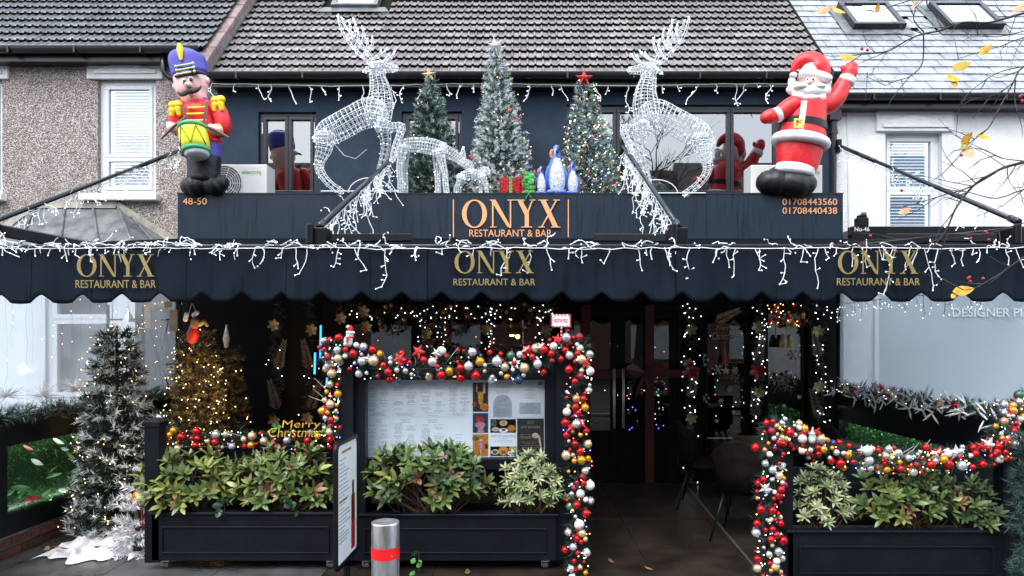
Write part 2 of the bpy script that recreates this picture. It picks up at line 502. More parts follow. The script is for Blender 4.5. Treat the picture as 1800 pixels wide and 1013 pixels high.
mk('dark_wall', (0.003,0.003,0.004), 0.6, spec=0.1)
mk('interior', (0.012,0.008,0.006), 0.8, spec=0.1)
mk('dark_frame', (0.003,0.0035,0.005), 0.45, spec=0.15)
mk('ribbon_red', (0.07,0.003,0.004), 0.55, var=0.15, scale=10)
mk('gold_leaf', (0.42,0.32,0.17), 0.5, metal=0.2, var=0.3, scale=20)
mk('gold_glitter', (0.80,0.47,0.06), 0.45, metal=0.25, var=0.3, scale=60)
mk('dim_leaf', (0.15,0.125,0.095), 0.7, var=0.4, scale=20)
mk('velvet', (0.009,0.006,0.006), 0.8, var=0.3, scale=12, spec=0.1)
mk('wood_top', (0.06,0.04,0.028), 0.5, var=0.4, scale=4, stretch=(3,14,14))
mk('cloth_white', (0.72,0.71,0.76), 0.85, var=0.06, bump=0.2, bscale=25)
mk('brown_card', (0.24,0.14,0.09), 0.8, var=0.2)
mk('vinyl_blue', (0.24,0.30,0.345), 0.6, var=0.06, scale=1.5)
mk('plaster_pale', (0.66,0.70,0.74), 0.8, var=0.06)
mk('brick_far', (0.22,0.12,0.09), 0.9, var=0.3, scale=10)
mk('roof_far', (0.07,0.06,0.06), 0.8, var=0.3, scale=3)
MAT['glass_dark'] = glass('glass_dark', 0.26, (0.8,0.9,1.0), 0.75)
MAT['glass_bright'] = glass('glass_bright', 0.32, (0.8,0.9,1.0), 0.6)
MAT['glass_shop'] = glass('glass_shop', 0.05, (0.8,0.9,1.0), 0.8)
MAT['glass_sky'] = glass('glass_sky', 0.85, clear=0.5)
MAT['glass_clear'] = glass('glass_clear', 0.14, clear=0.92)
MAT['screen_clear'] = glass('screen_clear', 0.05, (0.86,0.93,1.0), 0.95, haze=0.30, hazecol=(0.78,0.86,0.92), rough=0.12)
MAT['screen_milky'] = glass('screen_milky', 0.02, (0.86,0.93,1.0), 0.95, haze=0.42, hazecol=(0.76,0.83,0.88), rough=0.2)
mk('blind', (0.62,0.68,0.72), 0.7, var=0.04)
BULB_MULTI = [MAT[k] for k in ('bulb_warm','bulb_red','bulb_blue','bulb_green','bulb_amber','bulb_white')]

# ------------------------------------------------------------------ lettering: the built-in font, turned into meshes once
TXT = {}
def prepare_text(words):
    tmp = []
    for w in words:
        c = bpy.data.curves.new('text', 'FONT'); c.body = w; c.extrude = 0.5; c.resolution_u = 3; c.offset = -0.012 if w in ('Merry','Christmas') else 0.0
        o = bpy.data.objects.new('text', c); COL.objects.link(o); tmp.append((w, o))
    dg = bpy.context.evaluated_depsgraph_get()
    for w, o in tmp:
        me = bpy.data.meshes.new_from_object(o.evaluated_get(dg))
        TXT[w] = ([tuple(v.co) for v in me.vertices], [tuple(p.vertices) for p in me.polygons])
        bpy.data.meshes.remove(me)
    for w, o in tmp:
        c = o.data; bpy.data.objects.remove(o); bpy.data.curves.remove(c)
prepare_text(['RESTAURANT & BAR','48-50','01708443560','01708440438','electriq','No-46','DESIGNER PIZZA','NORTH POLE','Merry','Christmas',
              'LIVE SINGERS','ONYX','ONYX SET LUNCH MENU','COCKTAILS','MERRY CHRISTMAS'])

def text_into(mb, word, origin, ux, uz, wdt, hgt, thick, mi=0, shear=0.0):
    """lay the word in the box origin + [0,wdt] ux + [0,hgt] uz, sticking out by thick"""
    vs, fs = TXT[word]
    x0 = min(v[0] for v in vs); x1 = max(v[0] for v in vs); y0 = min(v[1] for v in vs); y1 = max(v[1] for v in vs)
    ux = Vector(ux); uz = Vector(uz); nn = ux.cross(uz).normalized()
    out = []
    for x, y, z in vs:
        a = (x-x0)/(x1-x0)*wdt; b = (y-y0)/(y1-y0)*hgt
        out.append(Vector(origin) + ux*(a+shear*b) + uz*b + nn*(thick*(0.5+z)))
    mb.add(out, fs, mi)

def onyx_polys():
    """the four serif capitals in a 0..967 x 0..276 box (y down)"""
    P = []
    def ring(cx, cy, ax, ay, bx, by, n=40):
        for k in range(n):
            a0 = 2*math.pi*k/n; a1 = 2*math.pi*(k+1)/n
            P.append([(cx+ax*math.cos(a0), cy+ay*math.sin(a0)), (cx+ax*math.cos(a1), cy+ay*math.sin(a1)),
                      (cx+bx*math.cos(a1), cy+by*math.sin(a1)), (cx+bx*math.cos(a0), cy+by*math.sin(a0))])
    ring(123, 138, 123, 138, 78, 126)
    L = []
    # N
    L += [[(295,6),(310,6),(310,268),(295,268)], [(278,0),(330,0),(484,272),(470,276),(445,262)], [(470,6),(484,6),(484,276),(470,276)],
          [(277,262),(340,262),(340,271),(277,271)], [(447,0),(517,0),(517,9),(447,9)], [(273,0),(318,0),(318,9),(273,9)]]
    # Y
    L += [[(544,4),(592,4),(658,130),(658,150),(617,150)], [(684,4),(699,4),(648,146),(634,138)], [(617,140),(658,140),(658,268),(617,268)],
          [(522,0),(612,0),(612,9),(522,9)], [(664,0),(722,0),(722,9),(664,9)], [(582,262),(690,262),(690,271),(582,271)]]
    # X
    L += [[(770,4),(820,4),(948,268),(896,268)], [(922,4),(938,4),(790,268),(774,268)], [(752,0),(845,0),(845,9),(752,9)],
          [(898,0),(962,0),(962,9),(898,9)], [(750,262),(815,262),(815,271),(750,271)], [(876,262),(967,262),(967,271),(876,271)]]
    return P, L

def onyx_into(mb, u0, u1, v0, v1, Y, thick, mi=0):
    P, L = onyx_polys()
    def cv(poly): return [(u0+(x/967)*(u1-u0), v0+(y/276)*(v1-v0)) for x, y in poly]
    for q in P: mb.ppoly(cv(q), Y-thick, thick*0.98, mi)
    for i, q in enumerate(L): mb.ppoly(cv(q), Y-thick-0.0006*(i+1), thick*0.98, mi)

# ================================================================== the setting
YF, YS, YA = 9.6, 8.2, 5.1          # upper house fronts, shopfront, awning front
XL, XR = -4.05, 3.69                # the terrace's side walls
ZR = W(0, 343, YS).z                # flat roof / top of the shop sign

g = MB()
g.add([(-150,-150,-0.03),(150,-150,-0.03),(150,150,-0.03),(-150,150,-0.03)], [(0,1,2,3)])
structure(g.build('ground', MAT['ground']))
g = MB(); g.add([(-60,-9,-0.1+0.075),(60,-9,-0.025),(60,0.9,-0.025),(-60,0.9,-0.025)], [(0,1,2,3)])
structure(g.build('road', MAT['asphalt']))
g = MB(); g.box(-60,60,0.9,1.05,-0.02,0.05); structure(g.build('kerb', MAT['kerb'], bevel=0.01))
pv = MB(); pv.box(-30,30,1.05,4.92,-0.028,-0.012)
pavement = structure(pv.build('pavement', MAT['ground']))
sm = MB(); sm.box(0.004,0.596,0.004,0.446,-0.03,0.0)
slab = sm.mesh('paving_slab', MAT['paving'])
for j in range(8):
    for i in range(-12, 12):
        if 4.92-0.45*(j+1) < 1.2: continue
        o = link('paving_slab', slab, pavement)
        o.location = (i*0.6+(0.3 if j % 2 else 0), 4.92-0.45*(j+1), rnd.uniform(-0.003,0.002))
        if 920+o.location.x*1200/max(o.location.y,1) < -400 or 920+o.location.x*1200/max(o.location.y,1) > 2200:
            bpy.data.objects.remove(o)
fl = MB(); fl.box(-8,8,4.92,8.3,-0.029,-0.013)
floor = structure(fl.build('terrace_floor', MAT['ground']))
sm = MB(); sm.box(0.004,0.796,0.004,0.796,-0.03,0.0)
ft = sm.mesh('floor_tile', MAT['floor_tile']); ft2 = sm.mesh('floor_tile', MAT['paving'])
for j in range(5):
    for i in range(-6, 6):
        o = link('floor_tile', ft if 0.14+i*0.8 > -1.6 else ft2, floor)
        o.location = (0.14+i*0.8, 4.92+j*0.8 if j < 4 else 4.92+j*0.8, rnd.uniform(-0.002,0.001))
        if j == 4: o.scale.y = 0.1

# ---- roof helper
PITCH = R(48); YE = 9.4
def SL(x, t, n, ze):
    return Vector((x, YE + t*math.cos(PITCH) - n*math.sin(PITCH), ze + t*math.sin(PITCH) + n*math.cos(PITCH)))

def roman_tile(w, L):
    mb = MB()
    prof = [(0,0.004),(0.30,0.0),(0.36,0.020),(0.43,0.024),(0.50,0.004),(0.80,0.0),(0.86,0.020),(0.93,0.024),(1.0,0.004)]
    n = len(prof)
    lo = [(a*w, 0, b+0.046) for a,b in prof]; hi = [(a*w, L, b) for a,b in prof]
    un = [(a*w, 0.004, b+0.004) for a,b in prof]
    vs = lo + hi + un
    mb.add(vs, [(i,i+1,n+i+1,n+i) for i in range(n-1)], 0)
    mb.add(vs, [(2*n+i,2*n+i+1,i+1,i) for i in range(n-1)], 1)
    mb.add([lo[0],hi[0],un[0]], [(0,1,2)], 1); mb.add([lo[-1],hi[-1],un[-1]], [(0,2,1)], 1)
    return mb

def lay_tiles(roof, mb, mats, w, g_, x0, x1, ze, rows, stagger, limit, name, skip=None):
    me = mb.mesh(name, mats)
    cnt = 0
    rest = MB()
    rot = Matrix.Rotation(PITCH, 4, 'X')
    for j in range(rows):
        off = (w*0.5 if (stagger and j % 2) else 0)
        i = 0
        while True:
            x = x0 + off + i*w
            if x + w*0.5 > x1: break
            i += 1
            if skip and skip(x, j*g_): continue
            loc = SL(x, j*g_ - 0.05, rnd.uniform(0,0.004), ze)
            u = CX + x*F/loc.y; v = CY-(loc.z-EYE)*F/loc.y
            seen = -30 < u < 1830 and v > -12
            if cnt < limit and seen:
                o = link(name, me, roof)
                o.location = loc; o.rotation_euler = (PITCH+rnd.uniform(-0.006,0.006), 0, rnd.uniform(-0.006,0.006))
                cnt += 1
            else:
                mt = Matrix.Translation(loc) @ rot
                b = len(rest.v)
                rest.v.extend([tuple(mt @ Vector(p)) for p in mb.v])
                for f_, m_ in zip(mb.f, mb.m):
                    rest.f.append(tuple(b+q for q in f_)); rest.m.append(m_)
    if rest.v: rest.build('upper_'+name+'_courses', mats, roof, kind='stuff')

def wall_holes(mb, x0, x1, z0, z1, y, dep, holes, mi=0):
    xs = sorted({x0,x1,*[h[0] for h in holes],*[h[1] for h in holes]}); zs = sorted({z0,z1,*[h[2] for h in holes],*[h[3] for h in holes]})
    for a, b in zip(xs, xs[1:]):
        for c, d in zip(zs, zs[1:]):
            if any(h[0]-1e-6 <= a and b <= h[1]+1e-6 and h[2]-1e-6 <= c and d <= h[3]+1e-6 for h in holes): continue
            mb.add([(a,y,c),(b,y,c),(b,y,d),(a,y,d)], [(0,1,2,3)], mi)
    for h in holes:
        a,b,c,d = h[:4]
        mb.add([(a,y,c),(a,y+dep,c),(a,y+dep,d),(a,y,d)], [(0,1,2,3)], mi)
        mb.add([(b,y,c),(b,y,d),(b,y+dep,d),(b,y+dep,c)], [(0,1,2,3)], mi)
        mb.add([(a,y,d),(a,y+dep,d),(b,y+dep,d),(b,y,d)], [(0,1,2,3)], mi)
        mb.add([(a,y,c),(b,y,c),(b,y+dep,c),(a,y+dep,c)], [(0,1,2,3)], mi)
    return mb

def hole(u0,u1,v0,v1,Y):
    a = W(u0,v1,Y); b = W(u1,v0,Y); return (a.x,b.x,a.z,b.z)

def frame_bars(mb, x0,x1,z0,z1,y,t,d,mi=0):
    mb.box(x0,x1,y,y+d,z1-t,z1,mi); mb.box(x0,x1,y,y+d,z0,z0+t,mi)
    mb.box(x0,x0+t,y,y+d,z0+t,z1-t,mi); mb.box(x1-t,x1,y,y+d,z0+t,z1-t,mi)

def make_window(parent, h, Y, mat, lights, gl, t=0.05, sash=0.045, rec=0.05, backing=None):
    """lights: rectangles as fractions (a0,a1,b0,b1) of the opening, each a sash with its pane"""
    x0,x1,z0,z1 = h
    mb = MB(); frame_bars(mb, x0,x1,z0,z1,Y+rec,t,0.07)
    w = mb.build('window', mat, parent, bevel=0.004)
    for a0,a1,b0,b1 in lights:
        X0 = x0+t+(x1-x0-2*t)*a0; X1 = x0+t+(x1-x0-2*t)*a1; Z0 = z0+t+(z1-z0-2*t)*b0; Z1 = z0+t+(z1-z0-2*t)*b1
        s = MB(); frame_bars(s, X0+0.003,X1-0.003,Z0+0.003,Z1-0.003,Y+rec-0.012,sash,0.07)
        s.build('sash', mat, w, bevel=0.004)
        p = MB(); p.add([(X0+sash-0.005,Y+rec+0.03,Z0+sash-0.005),(X1-sash+0.005,Y+rec+0.03,Z0+sash-0.005),(X1-sash+0.005,Y+rec+0.03,Z1-sash+0.005),(X0+sash-0.005,Y+rec+0.03,Z1-sash+0.005)], [(0,1,2,3)])
        p.build('pane', gl, w)
        if backing == 'blind':
            q = MB(); z = Z0+sash
            while z < Z1-sash:
                q.add([(X0+sash,Y+rec+0.12,z),(X1-sash,Y+rec+0.12,z),(X1-sash,Y+rec+0.155,z+0.042),(X0+sash,Y+rec+0.155,z+0.042)], [(0,1,2,3)])
                z += 0.045
            q.build('blind', MAT['blind'], w, kind='stuff')
    return w

# ---- the restaurant's own house
B = thing('restaurant_building', 'navy rendered restaurant with brown tiled roof, dark windows and glazed entrance', 'building', (0,YF,0))
ZE_C = W(0,131,YE).z
w1 = hole(454,556,197,346,YF); w2 = hole(706,812,196,346,YF); w3 = hole(996,1374,184,346,YF)
mb = MB(); wall_holes(mb, -4.3, W(1466,0,YF).x, 3.3, ZE_C+0.1, YF, 0.12, [w1,w2,w3])
mb.build('upper_wall', MAT['navy_render'], B)
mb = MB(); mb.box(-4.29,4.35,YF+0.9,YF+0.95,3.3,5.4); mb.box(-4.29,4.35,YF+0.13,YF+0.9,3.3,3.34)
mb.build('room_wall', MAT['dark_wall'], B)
make_window(B, w1, YF, MAT['window_navy'], [(0,0.5,0,1),(0.5,1,0,1)], MAT['glass_dark'])
make_window(B, w2, YF, MAT['window_navy'], [(0,0.5,0,1),(0.5,1,0,1)], MAT['glass_dark'])
make_window(B, w3, YF, MAT['window_navy'], [(0,0.225,0,1),(0.225,0.775,0,1),(0.775,1,0,1)], MAT['glass_dark'])
for (h, fx) in ((w1,0.06),(w1,0.96),(w2,0.95)):
    m_ = MB(); xx = h[0]+(h[1]-h[0])*fx; m_.box(xx-0.006,xx+0.006,YF+0.02,YF+0.036,h[3]-0.3,h[3]-0.14)
    m_.build('hinge', MAT['upvc'], B)
rf = MB()
x0,x1 = -4.3, 4.33
rf.add([SL(x0-0.22,-0.05,-0.02,ZE_C),SL(x1,-0.05,-0.02,ZE_C),SL(x1,5,-0.02,ZE_C),SL(x0-0.22,5,-0.02,ZE_C)], [(0,1,2,3)])
roof = rf.build('roof', MAT['tile_edge'], B)
skyl = (W(588,0,10.9).x, W(668,0,10.9).x)
def skip_sky(x, t): return skyl[0]-0.18 < x < skyl[1]+0.02 and t > 1.86
lay_tiles(roof, roman_tile(0.218,0.27), [MAT['tile'],MAT['tile_edge']], 0.218, 0.222, x0+0.02, x1, ZE_C, 15, False, 300, 'roof_tile', skip_sky)
# rooflight in the tiles
def rooflight(parent, x0, x1, t0, t1, ze, gl, frame):
    mb = MB()
    for (a,b,c,d) in ((x0,x1,t0,t0+0.07),(x0,x1,t1-0.07,t1),(x0,x0+0.07,t0+0.07,t1-0.07),(x1-0.07,x1,t0+0.07,t1-0.07)):
        q = [SL(a,c,0.02,ze),SL(b,c,0.02,ze),SL(b,d,0.02,ze),SL(a,d,0.02,ze),SL(a,c,0.12,ze),SL(b,c,0.12,ze),SL(b,d,0.12,ze),SL(a,d,0.12,ze)]
        mb.add(q, [(0,3,2,1),(4,5,6,7),(0,1,5,4),(1,2,6,5),(2,3,7,6),(3,0,4,7)])
    w = mb.build('rooflight', frame, parent)
    p = MB(); p.add([SL(x0+0.06,t0+0.06,0.1,ze),SL(x1-0.06,t0+0.06,0.1,ze),SL(x1-0.06,t1-0.06,0.1,ze),SL(x0+0.06,t1-0.06,0.1,ze)], [(0,1,2,3)])
    p.build('pane', gl, w)
    return w
rooflight(roof, skyl[0], skyl[1], 2.04, 3.0, ZE_C, MAT['glass_sky'], MAT['lead'])
fl_ = MB(); fl_.add([SL(skyl[0]-0.2,1.88,0.075,ZE_C),SL(skyl[1]+0.2,1.88,0.075,ZE_C),SL(skyl[1]+0.12,2.05,0.07,ZE_C),SL(skyl[0]-0.12,2.05,0.07,ZE_C)], [(0,1,2,3)])
fl_.build('flashing', MAT['lead'], roof)
def gutter(parent, x0, x1, ze, mat):
    mb = MB(); n = 8
    prof = [(-0.10-0.062*math.cos(math.pi*k/n)+0.03, -0.02-0.07*math.sin(math.pi*k/n)) for k in range(n+1)]
    vs = []
    for x in (x0,x1): vs += [(x, YE+a, ze+b) for a,b in prof]
    mb.add(vs, [(i, i+1, n+2+i, n+1+i) for i in range(n)])
    mb.box(x0,x1,YE-0.13,YE-0.118,ze-0.03,ze-0.005)
    x = x0+0.4
    while x < x1:
        mb.box(x-0.012,x+0.012,YE-0.14,YE-0.005,ze-0.10,ze-0.018); x += 0.9
    mb.build('gutter', mat, parent)
    mb = MB(); mb.box(x0,x1,YE+0.01,YE+0.03,ze-0.17,ze+0.01); mb.box(x0,x1,YE+0.03,YF+0.02,ze-0.17,ze-0.15)
    mb.build('eaves_board', mat, parent)
gutter(B, -4.3, 4.33, ZE_C, MAT['gutter_black'])
# coping and cheek between the two tiled roofs
mb = MB(); mb.bar(SL(-4.40,-0.06,0.06,ZE_C), SL(-4.40,5,0.06,ZE_C), 0.19, 0.20, up=Vector((0,-1,1)))
cp = mb.build('parapet', MAT['mortar'], B)
t = -0.1
while t < 4.6:
    q = MB(); q.bar(SL(-4.39,t,0.185,ZE_C), SL(-4.39,t+0.46,0.185,ZE_C), 0.235, 0.06, up=Vector((0,-1,1)))
    q.build('coping_stone', MAT['coping'], cp, bevel=0.01); t += 0.475
for i in range(26):   # moss pads in the tile laps
    t_ = 0.222*rnd.randint(0,9); xx = rnd.choice([rnd.uniform(-4.2,-3.0), rnd.uniform(-3.2,0.2), rnd.uniform(-4.2,-1)])
    q = MB(); q.sphere(SL(xx,t_-0.03,0.03,ZE_C), (rnd.uniform(0.03,0.08),0.025,0.02), 8, 5)
    q.build('moss_pad', MAT['moss'], roof)

# ---- shopfront under the awning (ground floor of the same building)
sf = MB()
openings = [hole(608,976,548,770,YS), hole(988,1200,538,850,YS), hole(1236,1322,545,800,YS), hole(1346,1420,545,790,YS)]
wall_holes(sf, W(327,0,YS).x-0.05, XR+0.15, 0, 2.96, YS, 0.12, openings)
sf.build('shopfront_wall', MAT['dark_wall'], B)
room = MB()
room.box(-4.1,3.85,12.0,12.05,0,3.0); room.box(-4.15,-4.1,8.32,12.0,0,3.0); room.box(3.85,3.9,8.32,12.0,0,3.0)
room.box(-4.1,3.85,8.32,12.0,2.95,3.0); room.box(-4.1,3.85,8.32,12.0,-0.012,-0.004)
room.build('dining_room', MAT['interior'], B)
h = openings[0]; m_ = (h[1]-h[0])/3
for k in range(3):
    hh = (h[0]+m_*k, h[0]+m_*(k+1), h[2], h[3])
    make_window(B, hh, YS, MAT['dark_frame'], [(0,1,0,1)], MAT['glass_shop'], t=0.03, sash=0.03)
make_window(B, openings[2], YS, MAT['dark_frame'], [(0,1,0,1)], MAT['glass_shop'], t=0.03, sash=0.03)
make_window(B, openings[3], YS, MAT['dark_frame'], [(0,1,0,1)], MAT['glass_bright'], t=0.02, sash=0.02)
dx0,dx1,dz0,dz1 = openings[1]
q = MB(); frame_bars(q, dx0,dx1,0.0,dz1,YS+0.02,0.06,0.09); q.build('door_frame', MAT['dark_frame'], B)
mid = W(1087,0,YS).x
for a,b,s in ((dx0+0.06,mid,1),(mid,dx1-0.06,-1)):
    d = MB(); frame_bars(d, a+0.004,b-0.004,0.02,dz1-0.065,YS+0.035,0.085,0.05)
    d.box(a+0.09,b-0.09,YS+0.04,YS+0.08,0.1,0.62)
    door = d.build('door', MAT['dark_frame'], B, bevel=0.003)
    p = MB(); p.add([(a+0.08,YS+0.06,0.6),(b-0.08,YS+0.06,0.6),(b-0.08,YS+0.06,dz1-0.14),(a+0.08,YS+0.06,dz1-0.14)], [(0,1,2,3)])
    p.build('pane', MAT['glass_shop'], door)
    hx = mid + (-0.055 if s == 1 else 0.055)
    hd = MB(); za, zb = W(0,752,YS).z, W(0,648,YS).z
    hd.tube([(hx,YS-0.03,za),(hx,YS-0.03,zb)], 0.016, 10)
    for z in (za+0.08, zb-0.08): hd.tube([(hx,YS-0.03,z),(hx,YS+0.04,z)], 0.01, 8)
    hd.build('handle', MAT['handle_steel'], door, smooth=True)
# warm ceiling lamps inside
for u, v, w_ in ((690,543,22),(832,543,16),(1160,541,14),(1005,543,20),(740,548,12),(900,590,8)):
    q = MB(); c = W(u,v,9.2)
    q.box(c.x-px(w_,9.2)/2,c.x+px(w_,9.2)/2,9.2,9.28,c.z-0.012,c.z+0.012)
    q.build('ceiling_lamp', MAT['lamp_warm'], B)

# ---- shop sign (fascia box with flat roof)
SG = thing('shop_sign', 'dark navy fascia sign with copper ONYX RESTAURANT & BAR lettering', 'sign', (0,YS,3))
a = W(312,428,YS-0.08); b = W(1482,341,YS-0.08)
mb = MB(); mb.box(a.x,b.x,YS-0.08,YS-0.001,a.z,b.z); mb.build('board', MAT['sign_navy'], SG, bevel=0.004)
mb = MB(); mb.box(a.x+0.01,b.x-0.01,YS+0.0,YF-0.01,ZR-0.14,ZR-0.02); mb.build('flat_roof', MAT['lead'], SG)
mb = MB(); mb.box(a.x-0.006,b.x+0.006,YS-0.086,YS+0.03,b.z,b.z+0.012); mb.build('top_trim', MAT['window_navy'], SG)
YL = YS-0.08
mb = MB(); onyx_into(mb, 812,985,351,401,YL,0.012); mb.build('lettering', MAT['copper'], SG)
mb = MB(); text_into(mb,'RESTAURANT & BAR',W(825,416.5,YL-0.001),(1,0,0),(0,0,1),px(145,YL),px(12.5,YL),0.01)
mb.build('lettering', MAT['copper'], SG)
for u in (797,999):
    mb = MB(); mb.pbox(u-0.9,u+0.9,351,417,YL-0.008,0.0075); mb.build('divider_line', MAT['copper'], SG)
for wd,u0,u1,v0,v1 in (('48-50',322,364,348.5,360),('01708443560',1375,1471,349.5,361),('01708440438',1375,1471,365,376.5)):
    mb = MB(); text_into(mb,wd,W(u0,v1,YL)-Vector((0,0.001,0)),(1,0,0),(0,0,1),px(u1-u0,YL),px(v1-v0,YL),0.0085); mb.build('lettering', MAT['copper'], SG)

# ---- the pebble-dashed house on one side
HL = thing('pebbledash_house', 'grey pebble-dashed terraced house with white window surrounds and bay roof', 'building', (-6.5,YF,0))
ZE_L = W(0,86,YE).z
lw = [hole(172,274,140,342,YF), hole(-98,4,140,342,YF)]
mb = MB(); wall_holes(mb, -11, -4.3, 0, ZE_L+0.1, YF, 0.14, lw); mb.build('wall', MAT['pebble'], HL)
for h in lw:
    make_window(HL, h, YF, MAT['upvc'], [(0,1,0.31,1),(0,1,0,0.31)], MAT['glass_clear'], t=0.07, sash=0.05, rec=0.06, backing='blind')
    x0,x1,z0,z1 = h
    q = MB(); q.box(x0-0.14,x1+0.10,YF-0.035,YF+0.02,z1-0.0,ZE_L-0.16)
    q.build('lintel', MAT['white_paint'], HL, bevel=0.006)
    q = MB(); cx_ = (x0+x1)/2
    q.prism([(x0-0.02,z1+0.11),(cx_,z1+0.24),(x1+0.02,z1+0.11),(x1+0.02,z1+0.07),(x0-0.02,z1+0.07)], YF-0.055, YF-0.036)
    q.build('pediment', MAT['white_paint'], HL)
    q = MB(); q.box(x0-0.2,x1+0.07,YF-0.12,YF+0.05,z0-0.10,z0-0.005); q.build('sill', MAT['white_paint'], HL, bevel=0.01)
rf = MB(); x0,x1 = -9.4,-4.52
rf.add([SL(x0,-0.05,-0.02,ZE_L),SL(x1,-0.05,-0.02,ZE_L),SL(x1,5,-0.02,ZE_L),SL(x0,5,-0.02,ZE_L)], [(0,1,2,3)])
roofL = rf.build('roof', MAT['tile_edge'], HL)
lay_tiles(roofL, roman_tile(0.218,0.27), [MAT['tile_cool'],MAT['tile_edge']], 0.218, 0.222, x0, x1+0.05, ZE_L, 11, False, 300, 'roof_tile')
mb = MB(); mb.add([SL(-4.5,-0.05,0.03,ZE_L),SL(-4.5,5,0.03,ZE_L),SL(-4.5,5,0.0,ZE_C),SL(-4.5,-0.05,0,ZE_C)], [(0,1,2,3),])
mb.build('cheek_wall', MAT['mortar'], HL)
gutter(HL, -11, -4.42, ZE_L, MAT['gutter_black'])
mb = MB(); mb.tube([W(286,92,YE-0.02),W(287,126,YE-0.02),W(296,136,YE),W(350,160,YE+0.05)], 0.035, 10); mb.build('downpipe', MAT['gutter_black'], HL, smooth=True)
for i in range(8):
    q = MB(); q.sphere(SL(rnd.uniform(-7.5,-5),0.222*rnd.randint(1,7)-0.03,0.03,ZE_L), (rnd.uniform(0.03,0.06),0.02,0.015), 8, 5); q.build('moss_pad', MAT['moss'], roofL)
# bay: hipped lead roof, white window frames below
yb = 8.75
A0 = W(62,366,YF-0.02); A1 = W(208,366,YF-0.02)
E = [W(-30,436,YF-0.02), W(30,441,yb), W(238,441,yb), W(318,436,YF-0.02)]
mb = MB(); mb.add([E[0],E[1],A0],[(0,1,2)]); mb.add([E[1],E[2],A1,A0],[(0,1,2,3)]); mb.add([E[2],E[3],A1],[(0,1,2)])
bay_roof = mb.build('bay_roof', MAT['lead'], HL)
for p_,q_ in ((E[1],A0),(E[2],A1),(E[1].lerp(E[2],0.36),A0.lerp(A1,0.36)),(E[1].lerp(E[2],0.7),A0.lerp(A1,0.7)),(E[2].lerp(E[3],0.5),A1.lerp(E[3],0.2))):
    q = MB(); q.tube([p_+Vector((0,-0.01,0.012)),q_+Vector((0,-0.01,0.012))],0.016,6); q.build('lead_roll', MAT['lead'], bay_roof)
for p_,q_ in ((E[0],A0),(A0,A1),(A1,E[3])):
    q = MB(); q.bar(p_+Vector((0,-0.01,0.04)),q_+Vector((0,-0.01,0.04)),0.05,0.09); q.build('flashing_fillet', MAT['stone_trim'], bay_roof)
bz1 = 2.75
fx0, fx1 = E[1].x+0.05, E[2].x-0.05
hb = (fx0+0.25, fx1-0.25, 0.9, 2.45)
mb = MB(); wall_holes(mb, fx0, fx1, 0, bz1, yb+0.08, 0.12, [hb])
mb.add([(fx1,yb+0.08,0),(E[3].x-0.1,YF,0),(E[3].x-0.1,YF,bz1),(fx1,yb+0.08,bz1)],[(0,1,2,3)])
mb.add([(fx0,yb+0.08,0),(fx0,yb+0.08,bz1),(E[0].x+0.1,YF,bz1),(E[0].x+0.1,YF,0)],[(0,1,2,3)])
mb.build('bay_wall', MAT['plaster_pale'], HL)
make_window(HL, hb, yb+0.08, MAT['upvc'], [(0,1,0.72,1),(0,1,0,0.72)], MAT['glass_clear'], t=0.07, sash=0.06, rec=0.05)
q = MB(); q.box(hb[0],hb[1],yb+0.4,yb+0.42,hb[2],hb[3]); q.build('net_curtain', MAT['blind'], HL)

# ---- the white house on the other side
HR = thing('white_house', 'white rendered terraced house with grey slate roof and two rooflights', 'building', (7,YF,0))
ZE_R = W(0,168,YE).z
h = hole(1556,1656,232,410,YF)
wx0 = W(1466,0,YF).x
mb = MB(); wall_holes(mb, wx0, 12, 0, ZE_R+0.1, YF-0.002, 0.16, [h]); mb.build('wall', MAT['white_render'], HR)
make_window(HR, h, YF, MAT['upvc'], [(0,1,0.42,1),(0,1,0,0.42)], MAT['glass_dark'], t=0.06, sash=0.05, rec=0.09, backing='blind')
x0,x1,z0,z1 = h
q = MB(); q.box(x0-0.14,x1+0.14,YF-0.045,YF-0.003,z1,z1+0.30); q.build('lintel', MAT['white_paint'], HR, bevel=0.006)
q = MB(); q.prism([(x0-0.06,z1+0.10),((x0+x1)/2,z1+0.22),(x1+0.06,z1+0.10),(x1+0.06,z1+0.05),(x0-0.06,z1+0.05)], YF-0.07, YF-0.046); q.build('pediment', MAT['white_paint'], HR)
rf = MB(); x0,x1 = 4.3, 9.6
rf.add([SL(x0,-0.05,-0.02,ZE_R),SL(x1,-0.05,-0.02,ZE_R),SL(x1,5.5,-0.02,ZE_R),SL(x0,5.5,-0.02,ZE_R)], [(0,1,2,3)])
roofR = rf.build('roof', MAT['slate_edge'], HR)
sm = MB(); sw = 0.27
sm.add([(0.004,0,0.016),(sw-0.004,0,0.016),(sw-0.004,0.34,0.0),(0.004,0.34,0.0),(0.004,0.002,0.005),(sw-0.004,0.002,0.005)], [(0,1,2,3)], 0)
sm.add([(0.004,0,0.016),(sw-0.004,0,0.016),(0.004,0.002,0.005),(sw-0.004,0.002,0.005)], [(2,3,1,0)], 1)
lights_r = [(W(1490,0,10.9).x, W(1580,0,10.9).x), (W(1655,0,10.9).x, W(1750,0,10.9).x)]
def skip_r(x, t): return any(a-0.2 < x < b-0.02 and 1.82 < t < 2.75 for a,b in lights_r)
lay_tiles(roofR, sm, [MAT['slate'],MAT['slate_edge']], sw, 0.215, x0-0.1, x1, ZE_R, 21, True, 300, 'roof_slate', skip_r)
